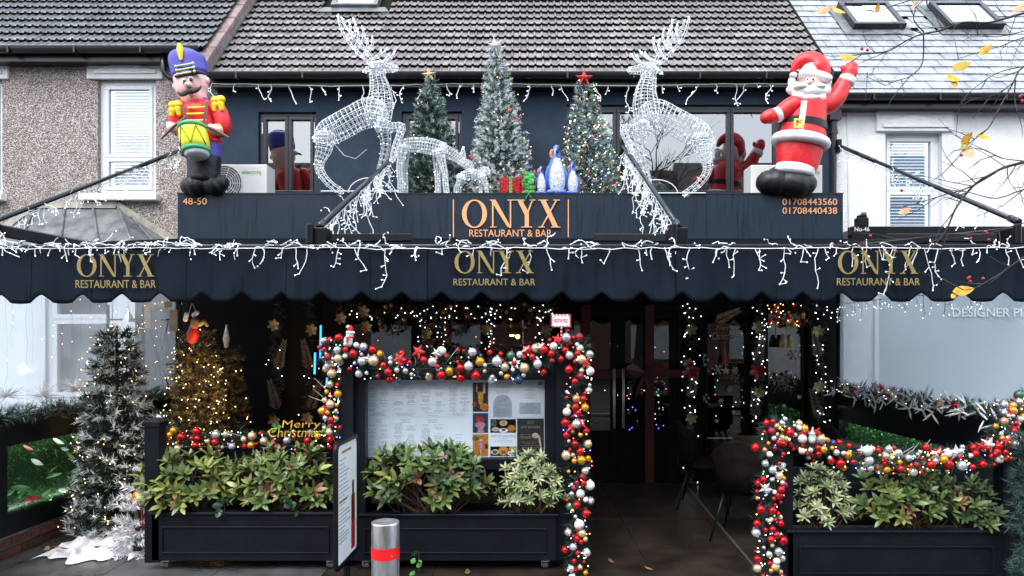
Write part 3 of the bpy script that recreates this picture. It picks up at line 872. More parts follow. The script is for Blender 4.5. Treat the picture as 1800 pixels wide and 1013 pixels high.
for a_,b_ in lights_r:
    rooflight(roofR, a_, b_, 2.02, 2.86, ZE_R, MAT['glass_sky'], MAT['window_navy'])
    q = MB(); q.add([SL(a_-0.16,1.85,0.026,ZE_R),SL(b_+0.1,1.85,0.026,ZE_R),SL(b_+0.1,2.95,0.026,ZE_R),SL(a_-0.16,2.95,0.026,ZE_R)],[(0,1,2,3)]); q.build('flashing', MAT['lead'], roofR)
gutter(HR, 4.36, 12, ZE_R, MAT['gutter_black'])
mb = MB(); xx = W(1464,0,YF-0.08).x
mb.tube([(xx,YF-0.10,ZE_R-0.1),(xx,YF-0.08,3.2)],0.045,10); mb.box(xx-0.08,xx+0.08,YF-0.17,YF-0.02,ZE_R-0.32,ZE_R-0.12)
mb.tube([(xx,YF-0.09,ZE_R-0.5),(xx,YF-0.09,ZE_R-0.44)],0.06,10)
mb.build('downpipe', MAT['gutter_black'], HR)
mb = MB(); x_ = W(1489,0,YF).x; mb.tube([(x_,YF-0.012,ZE_R-0.15),(x_+0.02,YF-0.012,3.3)],0.01,5); mb.build('cable', MAT['upvc'], HR)
# neighbour's shopfront
NS = thing('neighbour_shop', 'pale neighbouring shopfront with DESIGNER PIZZA window lettering beyond the plastic screen', 'shopfront', (6,YS+0.1,0))
mb = MB(); mb.box(XR+0.2,9,YS+0.1,YS+0.3,0,2.95); mb.build('wall', MAT['plaster_pale'], NS)
mb = MB(); mb.box(XR+0.6,8.8,YS+0.07,YS+0.095,0.4,2.42); mb.build('window_vinyl', MAT['vinyl_blue'], NS)
mb = MB(); text_into(mb,'DESIGNER PIZZA',W(1674,557,YS+0.06)-Vector((0,0.001,0)),(1,0,0),(0,0,1),px(168,YS),px(15,YS),0.008); mb.build('lettering', MAT['white_paint'], NS)
mb = MB(); frame_bars(mb, XR+0.56,8.84,0.36,2.46,YS+0.055,0.05,0.05); mb.build('window_frame', MAT['upvc'], NS)
N46 = thing('neighbour_sign', 'black neighbour fascia board numbered No-46 beside the navy sign', 'sign', (6,YS,3))
mb = MB(); mb.pbox(1498,1990,398,432,YS-0.02,0.12); mb.build('board', MAT['black_metal'], N46, bevel=0.004)
mb = MB(); mb.box(W(1500,0,YS).x,9,YS+0.11,YF-0.01,W(0,402,YS).z-0.1,W(0,402,YS).z); mb.build('flat_roof', MAT['lead'], N46)
mb = MB(); text_into(mb,'No-46',W(1502,407,YS-0.02)-Vector((0,0.001,0)),(1,0,0),(0,0,1),px(26,YS),px(7.5,YS),0.006); mb.build('lettering', MAT['upvc'], N46)
AB = thing('alarm_box', 'small black alarm box standing on the No-46 fascia board', 'alarm box', W(1518,398,YS))
mb = MB(); mb.pbox(1509,1528,382,398,YS,0.12); mb.pbox(1512,1525,377,382.5,YS+0.01,0.1); mb.build('case', MAT['black_metal'], AB, bevel=0.012)
mb = MB(); mb.tube([W(1518.5,377,YS+0.05),W(1518.5,374,YS+0.05)],0.03,10); mb.build('strobe', MAT['ac_grey'], AB)

# ---- houses across the road (they only show as reflections in the glass)
for i in range(6):
    x0 = -24+i*8
    hh = thing('terraced_house', 'brick terraced house across the road, seen only as a reflection', 'building', (x0+4,-14,0), 'houses across the road')
    hgt = 7.2+0.4*(i % 3); 
    wl = MB(); wl.box(x0,x0+7.96,-20,-14,0,hgt); wl.build('wall', MAT['brick_far'], hh)
    r_ = MB(); r_.add([(x0,-13.7,hgt-0.1),(x0+7.96,-13.7,hgt-0.1),(x0+7.96,-17,hgt+3.6),(x0,-17,hgt+3.6),(x0,-20.3,hgt-0.1),(x0+7.96,-20.3,hgt-0.1)],[(1,0,3,2),(2,3,4,5),(0,4,3),(1,2,5)]); r_.build('roof', MAT['roof_far'], hh)
    for k in range(2):
        for z in (0.9,3.4):
            q = MB(); q.box(x0+1.2+k*3.6,x0+3+k*3.6,-13.99,-13.9,z,z+1.5); q.build('window', MAT['upvc'], hh)
for i,(x,hgt) in enumerate(((-14,12.5),(-3.5,11.6),(4.5,12.8),(15,12.2))):
    tt = thing('roadside_tree','bare winter tree across the road, seen only as a reflection in the glass','tree',(x,-10.5,0),'trees across the road')
    rr_ = random.Random(300+i); tk = MB(); tk.tube([(x,-10.5,0),(x+0.2,-10.5,3),(x,-10.5,hgt*0.6)],[0.22,0.17,0.08],8); tk.build('trunk',MAT['bark'],tt)
    br = MB()
    def grow(p,d,ln,r_,lv):
        e = p+d*ln; br.tube([p,p.lerp(e,0.5)+Vector((rr_.uniform(-1,1),0,rr_.uniform(-1,1)))*ln*0.06,e],[r_,r_*0.8,r_*0.6],4,caps=False)
        if lv: 
            for k in range(3): grow(p.lerp(e,rr_.uniform(0.5,1)),(d+Vector((rr_.uniform(-0.9,0.9),rr_.uniform(-0.9,0.9),rr_.uniform(-0.2,0.7)))).normalized(),ln*rr_.uniform(0.6,0.8),r_*0.55,lv-1)
    for k in range(9):
        a = 2*math.pi*k/9; grow(Vector((x,-10.5,hgt*rr_.uniform(0.25,0.6))),Vector((math.cos(a)*0.7,math.sin(a)*0.7,0.9)).normalized(),hgt*0.2,0.07,4)
    br.build('branches',MAT['bark'],tt,kind='stuff')

# ================================================================== awning
AZ0, AZ1 = W(0,434,YA).z, 2.92
def awn_z(y): return AZ0 + (AZ1-AZ0)*(y-YA)/(8.1-YA)
AW = thing('awning', 'long black awning with scalloped valance and gold ONYX lettering', 'awning', (0,YA,2.4))
ax0, ax1 = W(-50,0,YA).x, W(1850,0,YA).x
mb = MB(); mb.add([(ax0,YA,AZ0),(ax1,YA,AZ0),(ax1,8.11,AZ1),(ax0,8.11,AZ1),(ax0,YA,AZ0-0.006),(ax1,YA,AZ0-0.006),(ax1,8.11,AZ1-0.006),(ax0,8.11,AZ1-0.006)],
                  [(0,1,2,3),(7,6,5,4),(0,4,5,1),(1,5,6,2),(2,6,7,3),(3,7,4,0)])
mb.build('canopy', MAT['awning_cloth'], AW)
mb = MB(); mb.box(ax0,ax1,YA-0.04,YA+0.05,AZ0-0.02,AZ0+0.012); mb.build('front_bar', MAT['strut'], AW, bevel=0.006)
per = px(69.8, YA)
def valance_z(x):
    ph = ((x - W(917,0,YA).x)/per) % 1.0
    d = min(ph, 1-ph)
    base = W(0,530,YA).z + (0.02*max(0,-x-2.2)*-0.5)
    return base + 0.055*max(0.0, 1-(d/0.26)**1.25) - 0.006*math.cos(2*math.pi*(ph-0.5))
secs = [(ax0, W(753,0,YA).x-0.002), (W(753,0,YA).x+0.002, W(1186,0,YA).x-0.002), (W(1186,0,YA).x+0.002, ax1)]
for a,b in secs:
    mb = MB(); n = int((b-a)/0.012); rows = 12
    vs = []
    for i in range(n+1):
        x = a+(b-a)*i/n
        zb = valance_z(x); zt = AZ0-0.018
        for j in range(rows+1):
            t = j/rows
            y = YA-0.03 + 0.012*math.sin(x*5.1)*t + 0.008*math.sin(x*13+2*t)*t + 0.005*math.sin(x*27+1.0)*t*t - 0.012*t
            vs.append((x,y,zt+(zb-zt)*t))
    R1 = rows+1
    fs = [(i*R1+j,i*R1+j+1,(i+1)*R1+j+1,(i+1)*R1+j) for i in range(n) for j in range(rows)]
    mb.add(vs,fs)
    v = mb.build('valance', MAT['valance'], AW, smooth=True)
    sd = v.modifiers.new('cloth','SOLIDIFY'); sd.thickness = 0.005; sd.offset = -1
for u in (60,165,330,505,650,905,1060,1310,1440,1650):
    q = MB(); x_ = W(u,0,YA).x; zs = [AZ0-0.03+(valance_z(x_)+0.012-AZ0+0.03)*k/8 for k in range(9)]; vs = []
    for k,z in enumerate(zs):
        t = k/8; y = YA-0.034 + 0.012*math.sin(x_*5.1)*t + 0.008*math.sin(x_*13+2*t)*t + 0.005*math.sin(x_*27+1.0)*t*t - 0.012*t
        vs += [(x_-0.006,y,z),(x_+0.006,y-0.001,z)]
    q.add(vs,[(2*k,2*k+2,2*k+3,2*k+1) for k in range(8)]); q.build('seam', MAT['valance'], AW)
YT = YA-0.078
for u0,u1,va,vb,vc,vd in ((135,271,447,487,491.5,508.5),(799,938,441,481,489,504),(1473,1614,441,482,488,504)):
    mb = MB(); onyx_into(mb,u0,u1,va,vb,YT+0.0015,0.001); mb.build('lettering', MAT['gold_print'], AW)
    mb = MB(); text_into(mb,'RESTAURANT & BAR',W(u0-2,vd-2,YT),(1,0,0),(0,0,1),px(u1-u0+5,YT),px(vd-vc-3,YT),0.002); mb.build('lettering', MAT['gold_print'], AW)
# support struts and elbow arms
struts = [(W(324,262,YF-0.12), W(-60,408,YA+0.05)), (W(700,268,8.9), W(562,398,YA+0.06)), (W(1095,256,8.9), W(1192,398,YA+0.06)), (W(1474,256,YF-0.12), W(1790,390,YA+0.06))]
for p,q in struts:
    mb = MB(); mb.tube([p,q],0.021,10); d = (q-p).normalized(); mb.tube([p+d*0.02,p+d*1.5],0.026,10); mb.tube([q-d*0.12,q],0.028,10)
    s = mb.build('strut', MAT['strut'], AW, smooth=True)
    mb = MB(); mb.box(p.x-0.03,p.x+0.03,p.y-0.04,p.y+0.14,p.z-0.10,p.z+0.08); mb.build('wall_bracket', MAT['black_metal'], s, bevel=0.008)
for p in (struts[1][0], struts[2][0]):
    mb = MB(); mb.tube([(p.x,p.y+0.06,ZR-0.03),(p.x,p.y+0.06,p.z+0.05)],0.025,8); mb.build('post', MAT['black_metal'], AW)
for uc, sgn in ((563,1),(1193,-1),(1788,-1)):
    c = W(uc,410,YA+0.08)
    mb = MB(); mb.box(c.x-0.075,c.x+0.06,YA+0.02,YA+0.2,AZ0+0.01,AZ0+0.15); mb.tube([(c.x-0.055,YA+0.0,AZ0+0.02),(c.x-0.055,YA+0.0,AZ0+0.17)],0.028,10)
    mb.build('elbow_bracket', MAT['black_metal'], AW, bevel=0.02)
    mb = MB(); mb.bar(c+Vector((0,0.06,-0.03)), (c.x+sgn*0.55,YA+0.9,awn_z(YA+0.9)+0.05),0.05,0.07); mb.build('folding_arm', MAT['black_metal'], AW, bevel=0.01)
mb = MB(); mb.bar(W(-70,392,YA+0.4),W(160,436,YA+0.5),0.06,0.10); mb.build('folding_arm', MAT['black_metal'], AW, bevel=0.01)
mb = MB(); mb.bar(W(1790,405,YA+0.3),W(1500,436,YA+0.9),0.05,0.06); mb.build('folding_arm', MAT['black_metal'], AW, bevel=0.01)

# ---- terrace side walls with lit artificial hedge panels and plastic screens
def side_wall(x, inward, y0, y1, oy0, oy1, oz0, oz1, label):
    T = thing('side_wall', label, 'wall', (x,(y0+y1)/2,0))
    o = -inward*0.14
    xa, xb = min(x,x+o), max(x,x+o)
    mb = MB(); mb.box(xa,xb,y0,oy0,0.17,1.1); mb.box(xa,xb,oy1,y1,0.17,1.1); mb.box(xa,xb,oy0,oy1,0.17,oz0); mb.box(xa,xb,oy0,oy1,oz1,1.1)
    mb.build('panelling', MAT['navy_wood'], T)
    xi = x+o*0.75
    mb = MB(); mb.box(min(xi,xi+o*0.2),max(xi,xi+o*0.2),oy0,oy1,oz0,oz1); mb.build('hedge_backing', MAT['leaf_ivy'], T)
    for z in (oz0+0.0017, oz1-0.0017):
        mb = MB(); xs = x+o*0.12; mb.box(min(xs,xs+o*0.12),max(xs,xs+o*0.12),oy0+0.02,oy1-0.02,z-0.0015,z+0.0015); mb.build('led_strip', MAT['led_green'], T)
    mb = MB(); xs = x+o*0.02; mb.box(min(xs,xs+o*0.08),max(xs,xs+o*0.08),oy0,oy1,oz0+0.0005,oz0+0.014); mb.box(min(xs,xs+o*0.08),max(xs,xs+o*0.08),oy0,oy1,oz1-0.014,oz1-0.0005); mb.build('recess_lip', MAT['navy_wood'], T)
    lf = MB()
    for i in range(2600):
        y = rnd.uniform(oy0,oy1); z = rnd.uniform(oz0,oz1)
        c = Vector((xi-o*rnd.uniform(0.02,0.35), y, z)); d = Vector((inward*rnd.uniform(0.1,1),rnd.uniform(-1,1),rnd.uniform(-1,1))).normalized()*rnd.uniform(0.014,0.03)
        e = d.cross(Vector((rnd.random(),rnd.random(),rnd.random()))).normalized()*0.007
        lf.add([c,c+d*0.5+e,c+d,c+d*0.5-e],[(0,1,2,3)],rnd.choice((0,0,1)))
    lf.build('hedge_mat', [MAT['hedge_green'],MAT['leaf_bright']], T, kind='stuff')
    # bricks below
    bm = MB(); bm.box(min(0,-inward*0.10),max(0,-inward*0.10),0.004,0.211,0,0.061)
    bme = bm.mesh('brick', MAT['brick_dark'])
    bk = MB(); bk.box(min(x-inward*0.02,x-inward*0.13),max(x-inward*0.02,x-inward*0.13),y0,y1,0,0.17); base = bk.build('brick_base', MAT['mortar'], T)
    for j in range(2):
        y = y0 - (0.11 if j else 0)
        while y < y1-0.1:
            o_ = link('brick', bme, base); o_.location = (x, y, 0.004+j*0.078); y += 0.219
    return T
SWL = side_wall(XL, 1, 4.2, 8.1, 5.36, 7.3, 0.315, 0.885, 'dark terrace side wall with lit artificial hedge panel beside the frosted tree')
SWR = side_wall(XR, -1, 4.95, 8.1, 5.3, 7.98, 0.30, 0.79, 'dark terrace side wall with lit green panel under the icicle garland')
def leaf_shape(mb, c, d, side, L, wd, mi=0, curl=0.15):
    nn = d.cross(side).normalized()
    st = [(0,0.02),(0.25,0.75),(0.55,1.0),(0.8,0.65),(1.0,0.03)]
    vs = []
    for a,b in st:
        m_ = c + d*L*a - nn*curl*L*a*a
        vs += [m_-side*wd*b/2+nn*0.08*wd*b, m_, m_+side*wd*b/2+nn*0.08*wd*b]
    fs = []
    for i in range(4):
        for k in range(2): fs.append((i*3+k,i*3+k+1,(i+1)*3+k+1,(i+1)*3+k))
    mb.add(vs,fs,mi)
for i in range(46):
    y = rnd.uniform(5.4,6.7); kind = rnd.random()
    z = rnd.uniform(0.38,0.62) if kind < 0.45 else (rnd.uniform(0.70,0.86) if kind < 0.75 else rnd.uniform(0.33,0.42))
    c = Vector((XL-0.06,y,z)); d = Vector((0.5,rnd.uniform(-1,1),rnd.uniform(-0.9,0.8))).normalized(); sd = d.cross(Vector((1,0,0))).normalized()
    q = MB(); leaf_shape(q,c,d,sd,rnd.uniform(0.08,0.15),rnd.uniform(0.03,0.05))
    q.build('fern_leaf' if kind < 0.45 else 'caladium_leaf', MAT['leaf_bright'] if kind < 0.45 else rnd.choice([MAT['flock'],MAT['flock'],MAT['b_darkred'],MAT['leaf_a']]), SWL)
def screen(x, y0, y1, z0, mat, label):
    T = thing('plastic_screen', label, 'screen', (x,(y0+y1)/2,z0))
    mb = MB(); n = 14; vs = []
    for i in range(n+1):
        y = y0+(y1-y0)*i/n; wv = 0.012*math.sin(i*1.7)
        vs += [(x+wv,y,z0),(x+wv*0.4,y,awn_z(y)-0.02)]
    mb.add(vs,[(2*i,2*i+1,2*i+3,2*i+2) for i in range(n)])
    mb.build('sheet', mat, T, smooth=True)
    mb = MB(); mb.box(x-0.025,x+0.025,y1-0.02,y1+0.04,z0-0.05,awn_z(y1)-0.03); mb.build('pole', MAT['black_metal'], T)
    mb = MB(); mb.tube([(x,y0,z0),(x,y1,z0)],0.012,6); mb.build('bottom_bar', MAT['upvc'], T)
    return T
screen(XL-0.03, 4.4, 8.05, 1.12, MAT['screen_clear'], 'clear plastic weather screen above the wall beside the frosted tree')
screen(XR+0.03, 5.0, 8.02, 1.14, MAT['screen_milky'], 'milky blue plastic weather screen above the icicle garland')

# ================================================================== string lights
def icicle_string(name, label, path, gap, lmin, lmax, wr, br, seed, clump=0.0, group='icicle light strings', bulb='bulb_cool', dense=0.5, spread=0.02):
    r = random.Random(seed)
    T = thing(name, label, 'string lights', path[0], group)
    w = MB(); b = MB()
    pts = [Vector(p) for p in path]
    seg = [(pts[i],pts[i+1]) for i in range(len(pts)-1)]
    # main cable sags a little
    for p,q in seg:
        n = max(2,int((q-p).length/0.25)); w.tube([p.lerp(q,k/n)+Vector((0,-0.005*r.random(),-0.012*r.random()*(0<k<n))) for k in range(n+1)], wr, 5)
        L = (q-p).length; s = r.uniform(0,gap)
        while s < L:
            a = p.lerp(q,s/L)
            ln = r.uniform(lmin,lmax)*r.choice((1,1,0.6,0.4)); c = Vector(a); line = [Vector(c)]
            z = 0; dx = r.uniform(-1,1)*spread*0.6
            while z < ln:
                st = r.uniform(0.03,0.055); z += st
                dx = 0.5*dx + r.uniform(-1,1)*spread
                c = c + Vector((dx, r.uniform(-1,1)*spread*0.5, -st)); line.append(Vector(c))
                if r.random() < dense:
                    d = Vector((r.choice((-1,1))*r.uniform(0.5,1),-r.random()*0.6,r.uniform(-0.9,0.6))).normalized()*r.uniform(0.02,0.045)
                    w.tube([c,c+d],wr*0.9,4); b.octa(c+d*1.05,br)
            w.tube(line,wr,4); b.octa(c,br)
            s += gap*r.uniform(0.5,1.6)
        if clump:
            for k in range(int(L*clump)):
                c = p.lerp(q,r.random())+Vector((0,r.uniform(-0.05,0.0),r.uniform(-0.015,0.03))); line = []
                dv = Vector((r.choice((-1,1))*0.02,0,0.008))
                for j in range(r.randint(4,9)):
                    line.append(Vector(c)); c = c+dv; dv = (dv+Vector((r.uniform(-1,1)*0.02,r.uniform(-1,1)*0.01,r.uniform(-1.2,0.7)*0.022)))
                    if dv.length > 0.03: dv *= 0.7
                    if r.random() < 0.3: b.octa(c,br)
                w.tube(line,wr,4)
    w.build('cable', MAT['wire_white'], T)
    b.build('bulb_cluster', MAT[bulb], T, kind='stuff')
    return T
yr = YA-0.055
def rail(u0,u1): return [W(u,436+1.2*math.sin(u*0.02),yr) for u in [u0+(u1-u0)*k/10 for k in range(11)]]
icicle_string('icicle_lights','tangled white icicle lights lying along the awning bar above the clear screen',rail(-20,420),0.16,0.02,0.06,0.0034,0.0054,1,clump=34)
icicle_string('icicle_lights','white icicle lights hanging over the awning bar below the sign lettering',rail(420,960),0.18,0.05,0.26,0.0034,0.0054,2,clump=20)
icicle_string('icicle_lights','white icicle lights hanging over the awning bar above the entrance doors',rail(960,1420),0.11,0.08,0.26,0.0034,0.0054,3,clump=13)
icicle_string('icicle_lights','dense white icicle lights hanging over the awning bar above the milky screen',rail(1420,1840),0.085,0.08,0.32,0.0034,0.0054,4,clump=16)
gz = lambda u: W(u,149+2*math.sin(u*0.013),YF-0.2)
icicle_string('icicle_lights','white icicle lights strung under the gutter of the navy house',[gz(u) for u in range(372,1400,60)],0.21,0.06,0.38,0.006,0.009,5,clump=1.5,spread=0.03,dense=0.4)
def strut_lights(i, seed, label, t0, t1, gap, lmin, lmax, clump=3):
    p,q = struts[i]
    icicle_string('icicle_lights',label,[p.lerp(q,t0+(t1-t0)*k/6)+Vector((0,0.02,-0.035)) for k in range(7)],gap,lmin,lmax,0.0036,0.0056,seed,clump=clump,spread=0.024)
strut_lights(0,11,'white icicle lights hanging from the awning strut beside the pebble-dashed house',0.03,0.95,0.075,0.06,0.26)
strut_lights(1,12,'white icicle lights draped on the awning strut below the deer with a raised leg',0.15,1.0,0.075,0.12,0.42,2)
strut_lights(2,13,'white icicle lights draped on the awning strut beside the small multicoloured tree',0.05,1.0,0.07,0.14,0.46,2)
strut_lights(3,14,'white icicle lights hanging from the awning strut beside the white house',0.02,0.9,0.085,0.06,0.28)
icicle_string('icicle_lights','faint icicle lights hanging inside the top of the milky screen',[(XR-0.03,y,2.13) for y in (7.95,7.2,6.5,5.9,5.4)],0.085,0.06,0.2,0.0035,0.0065,15)

# added warm bulbs standing in for fairy lights reflected in the clear screen
FL = thing('fairy_reflection_bulbs','scattered warm bulbs added as reflections of fairy lights in the clear plastic screen','string lights',(XL+0.05,6.5,2.5))
w = MB(); b = MB()
for k in range(26):
    y = 4.9+3.1*(k+rnd.random()*0.8)/26; x = XL+0.05+rnd.uniform(0,0.05); z = awn_z(y)-0.06; zb = rnd.uniform(1.2,1.6); line=[]
    while z > zb:
        line.append((x+rnd.uniform(-1,1)*0.008,y+rnd.uniform(-1,1)*0.01,z)); z -= 0.09
        if rnd.random() < 0.34: b.octa(Vector(line[-1]),0.0038)
    w.tube(line,0.0005,3)
w.build('wire', MAT['strut'], FL); b.build('bulb_cluster', MAT['bulb_warm'], FL, kind='stuff')

# ================================================================== things on the flat roof
def ac_unit(u0,u1,v0,Y,label,text_u):
    a = W(u0,0,Y).x; b_ = W(u1,0,Y).x; z1 = W(0,v0,Y).z; z0 = ZR-0.02
    T = thing('air_conditioner',label,'air conditioner',((a+b_)/2,Y,z0),'air conditioners on the flat roof')
    mb = MB(); mb.box(a,b_,Y,Y+0.3,z0+0.05,z1); mb.build('casing', MAT['ac_white'], T, bevel=0.012)
    for x in (a+0.12,b_-0.16):
        mb = MB(); mb.box(x,x+0.06,Y+0.01,Y+0.29,z0,z0+0.049); mb.build('foot', MAT['ac_grey'], T)
    cx_ = a+(b_-a)*0.40; cz = (z0+z1)/2+0.02; rr = min((z1-z0)*0.43,0.26)
    mb = MB(); n = 28
    vs = [(cx_+rr*math.cos(2*math.pi*k/n),Y-0.003,cz+rr*math.sin(2*math.pi*k/n)) for k in range(n)]; mb.add(vs,[tuple(reversed(range(n)))]); mb.build('fan_opening', MAT['ac_grey'], T)
    mb = MB()
    for r_ in [rr*k/8 for k in range(1,9)]:
        mb.tube([(cx_+r_*math.cos(2*math.pi*k/24),Y-0.012,cz+r_*math.sin(2*math.pi*k/24)) for k in range(25)],0.004,4,caps=False)
    for k in range(10):
        a_ = 2*math.pi*k/10; mb.tube([(cx_,Y-0.012,cz),(cx_+rr*math.cos(a_),Y-0.012,cz+rr*math.sin(a_))],0.004,4)
    mb.build('grille', MAT['ac_white'], T)
    mb = MB(); t0 = W(text_u,308,Y); text_into(mb,'electriq',(t0.x,Y-0.001,t0.z),(1,0,0),(0,0,1),px(34,Y),px(9,Y),0.003); mb.build('lettering', MAT['print_green'], T)
ac_unit(345,469,289,8.75,'white air conditioner unit behind the inflatable drummer',425)
ac_unit(1320,1446,290,8.75,'white air conditioner unit behind the inflatable figure in red and white',1406)

YD = 8.24
def wire_limb(mb, bulbs, P, Y, nl, sub, wr, depth=0.7, bd=0.35, br=0.0065, cap=0.6, zig=True):
    rings = prings(P,Y,depth,nl,sub,cap)
    for k in range(nl):
        mb.tube([r_[k] for r_ in rings],wr,4)
    for i,r_ in enumerate(rings):
        if 2 <= i < len(rings)-2 or not cap: mb.tube(r_+[r_[0]],wr,4,caps=False)
        if zig and 2 <= i < len(rings)-3:
            for k in range(nl):
                if rnd.random() < 0.16: mb.tube([r_[k],rings[i+1][(k+1)%nl]],wr*0.7,3)
        for k in range(nl):
            if rnd.random() < bd: bulbs.octa(r_[k]+Vector((rnd.uniform(-1,1),-0.5,rnd.uniform(-1,1)))*0.012,br)

def buck(f, label):
    """f maps the pixel drawing (u, v) to where this animal stands"""
    o = f(640,341); T = thing('wire_deer',label,'light-up deer',W(o[0],o[1],YD),'light-up wire deer on the flat roof')
    def limb(name,P,y,nl,sub,depth=0.7,bd=0.22,wr=0.0042):
        m_ = MB(); b_ = MB()
        wire_limb(m_,b_,[(*f(u,v),r_) for u,v,r_ in P],YD+y,nl,sub,wr,depth,bd)
        pt = m_.build(name,MAT['deer_wire'],T)
        b_.build('bulb_cluster',MAT['bulb_cool'],pt,kind='stuff')
    limb('body',[(556,246,8),(572,236,21),(596,224,24),(625,208,24),(650,198,26),(668,200,20)],0,14,4,0.75)
    limb('neck',[(664,206,24),(668,182,23),(668,158,18),(664,138,14),(664,124,13)],0,12,4,0.8)
    limb('head',[(656,122,12),(668,119,12),(682,120,8),(696,121,6)],0,8,3,0.8)
    for y in (-0.12,0.10):
        limb('hind_leg',[(571,240,17),(570,262,14),(562,284,9),(563,302,7),(578,322,6),(600,339,6)],y,6,3,0.7)
    limb('front_leg',[(672,222,14),(678,246,9),(676,272,7),(668,300,6),(664,322,6),(668,339,6)],0.10,6,3,0.7)
    limb('raised_leg',[(668,220,13),(690,224,8),(706,223,7),(702,240,6),(694,260,5),(690,282,5)],-0.10,6,3,0.7)
    for y,s in ((-0.10,0),(0.14,9)):
        limb('antler',[(655,116,3.4),(640,104,3.2),(622,86,3),(606,66,2.8),(597,44,2.2),(594,28,1.2)] if not s else [(659,114,3.2),(648,97,3),(634,78,2.8),(618,60,2.4),(606,46,2),(600,32,1.2)],y,3,3,0.8,0.3)
        for P in ([(645,108,2.4),(662,100,2),(670,90,1)],[(636,100,2.4),(645,84,2),(645,68,1)],[(622,86,2.4),(630,68,2),(628,52,1)],[(610,70,2.2),(616,54,1.8),(613,37,1)],[(653,114,2.4),(674,109,2),(684,96,1)]):
            limb('antler_tine',[(u+s,v-s*0.4,r_) for u,v,r_ in P],y,3,3,0.8,0.3)
    limb('ear',[(654,118,4),(646,122,4),(640,126,2)],-0.05,4,3,0.8,0.3)
    m_ = MB(); a = f(570,341.5); b_ = f(703,341.5)
    for y in (-0.14,0.14): m_.tube([W(*a,YD)+Vector((0,y,0.004)),W(*b_,YD)+Vector((0,y,0.004))],0.008,5)
    m_.tube([W(*f(612+58*(1-math.cos(math.pi*k/12))/2*1.3,341-28*math.sin(math.pi*k/12)),YD) for k in range(13)],0.007,5)
    m_.tube([W(*f(585+20*k,250+30*math.sin(k*0.9)),YD-0.05) for k in range(4)],0.004,4)
    m_.build('base_frame',MAT['deer_wire'],T)
buck(lambda u,v:(u,v),'large white wire deer with antlers beside the navy double window, front leg raised')
buck(lambda u,v:(1105+(698-u)*1.015,v+3),'large white wire deer with antlers standing before the wide window')

def small_deer(name,label,limbs,wr,dens):
    T = thing(name,label,'light-up deer',W(limbs[0][1][0][0],341,YD),'light-up wire deer on the flat roof')
    for nm,P,y,nl,sub in limbs:
        m_ = MB(); b_ = MB(); wire_limb(m_,b_,P,YD+y,nl,sub,wr,0.75,dens,0.006)
        pt = m_.build(nm,MAT['deer_wire'],T); b_.build('bulb_cluster',MAT['bulb_cool'],pt,kind='stuff')
small_deer('wire_doe','grazing white wire doe with lowered head between the tall tree and the strut',[
    ('body',[(706,260,7),(714,256,12),(735,255,13),(758,258,14),(779,263,12)],0,14,5),
    ('neck',[(776,264,13),(793,271,10),(808,280,8),(816,286,7)],0,10,4),
    ('head',[(812,286,7),(822,290,9),(828,297,6),(830,303,4)],0,8,4),
    ('ear',[(816,278,3),(814,270,4),(814,261,2)],-0.03,6,3),
    ('hind_leg',[(708,260,9),(704,282,6),(702,300,5),(704,320,5),(704,339,5)],-0.09,8,4),
    ('hind_leg',[(712,260,9),(712,282,6),(711,300,5),(712,320,5),(712,339,5)],0.09,8,4),
    ('front_leg',[(772,267,9),(778,288,6),(782,306,5),(783,322,5),(785,339,5)],-0.09,8,4),
    ('front_leg',[(768,267,9),(768,288,6),(769,306,5),(770,322,5),(770,339,5)],0.09,8,4),
    ('tail',[(703,262,4),(699,270,4),(698,278,2)],0,6,3)],0.0034,0.10)
small_deer('wire_fawn','small white wire fawn standing below the doe\'s lowered head',[
    ('body',[(808,311,5),(817,309,8),(832,307,9),(847,309,8)],0,12,4),
    ('head',[(846,308,7),(852,299,6),(858,301,4)],0,8,3),
    ('hind_leg',[(809,311,7),(806,322,4),(801,330,3),(801,341,3)],-0.06,6,3),
    ('hind_leg',[(812,311,7),(812,322,4),(808,330,3),(808,341,3)],0.06,6,3),
    ('front_leg',[(848,312,7),(853,324,4),(855,334,3),(857,344,3)],-0.10,6,3),
    ('front_leg',[(844,312,7),(845,324,4),(845,334,3),(845,341,3)],0.06,6,3)],0.0032,0.10)

# ---- inflatables
def blobs(T, name, mat, Ps, Y, depth=0.9, n=20, sub=4, cap=1.0):
    mb = MB()
    for P in Ps: pblob(mb,P,Y,depth,n,sub,cap)
    return mb.build(name, MAT[mat], T, smooth=True)
def disc(T, name, mat, u, v, ru, rv, Y, dy=0.0, thick=0.02, parent=None):
    mb = MB(); c = W(u,v,Y+dy); mb.sphere((c.x,Y+dy,c.z),(px(ru,Y),thick,px(rv,Y)),14,8); return mb.build(name,MAT[mat],parent or T,smooth=True)
YI = 8.12
S = thing('inflatable_figure','inflatable figure in red coat with white beard, waving a raised mitten','inflatable',W(1390,343,YI))
def rd(r_): return px(r_,YI)
blobs(S,'boot','fab_black',[[(1350,321,21),(1362,321,24),(1374,318,20)]],YI,1.0)
blobs(S,'boot','fab_black',[[(1386,322,22),(1402,325,24),(1416,324,19)]],YI-0.03,1.0)
blobs(S,'trouser','fab_red',[[(1398,303,33),(1402,285,37),(1405,265,40),(1408,246,41)]],YI,0.75,24,4,0.25)
blobs(S,'trouser_trim','fab_white',[[(1397,304,34),(1398.5,296,35)]],YI,0.78,24,4,0.3)
blobs(S,'coat','fab_red',[[(1407,252,41),(1411,236,40),(1414,215,37),(1417,196,36),(1420,182,35),(1423,170,28),(1425,160,18)]],YI,0.75,24,4,0.4)
hem = MB(); ring=[]
for k in range(33):
    a = 2*math.pi*k/32; c = W(1407,250,YI); ring.append((c.x+rd(41)*math.cos(a),YI+rd(33)*math.sin(a),c.z-rd(7)*math.cos(a)))
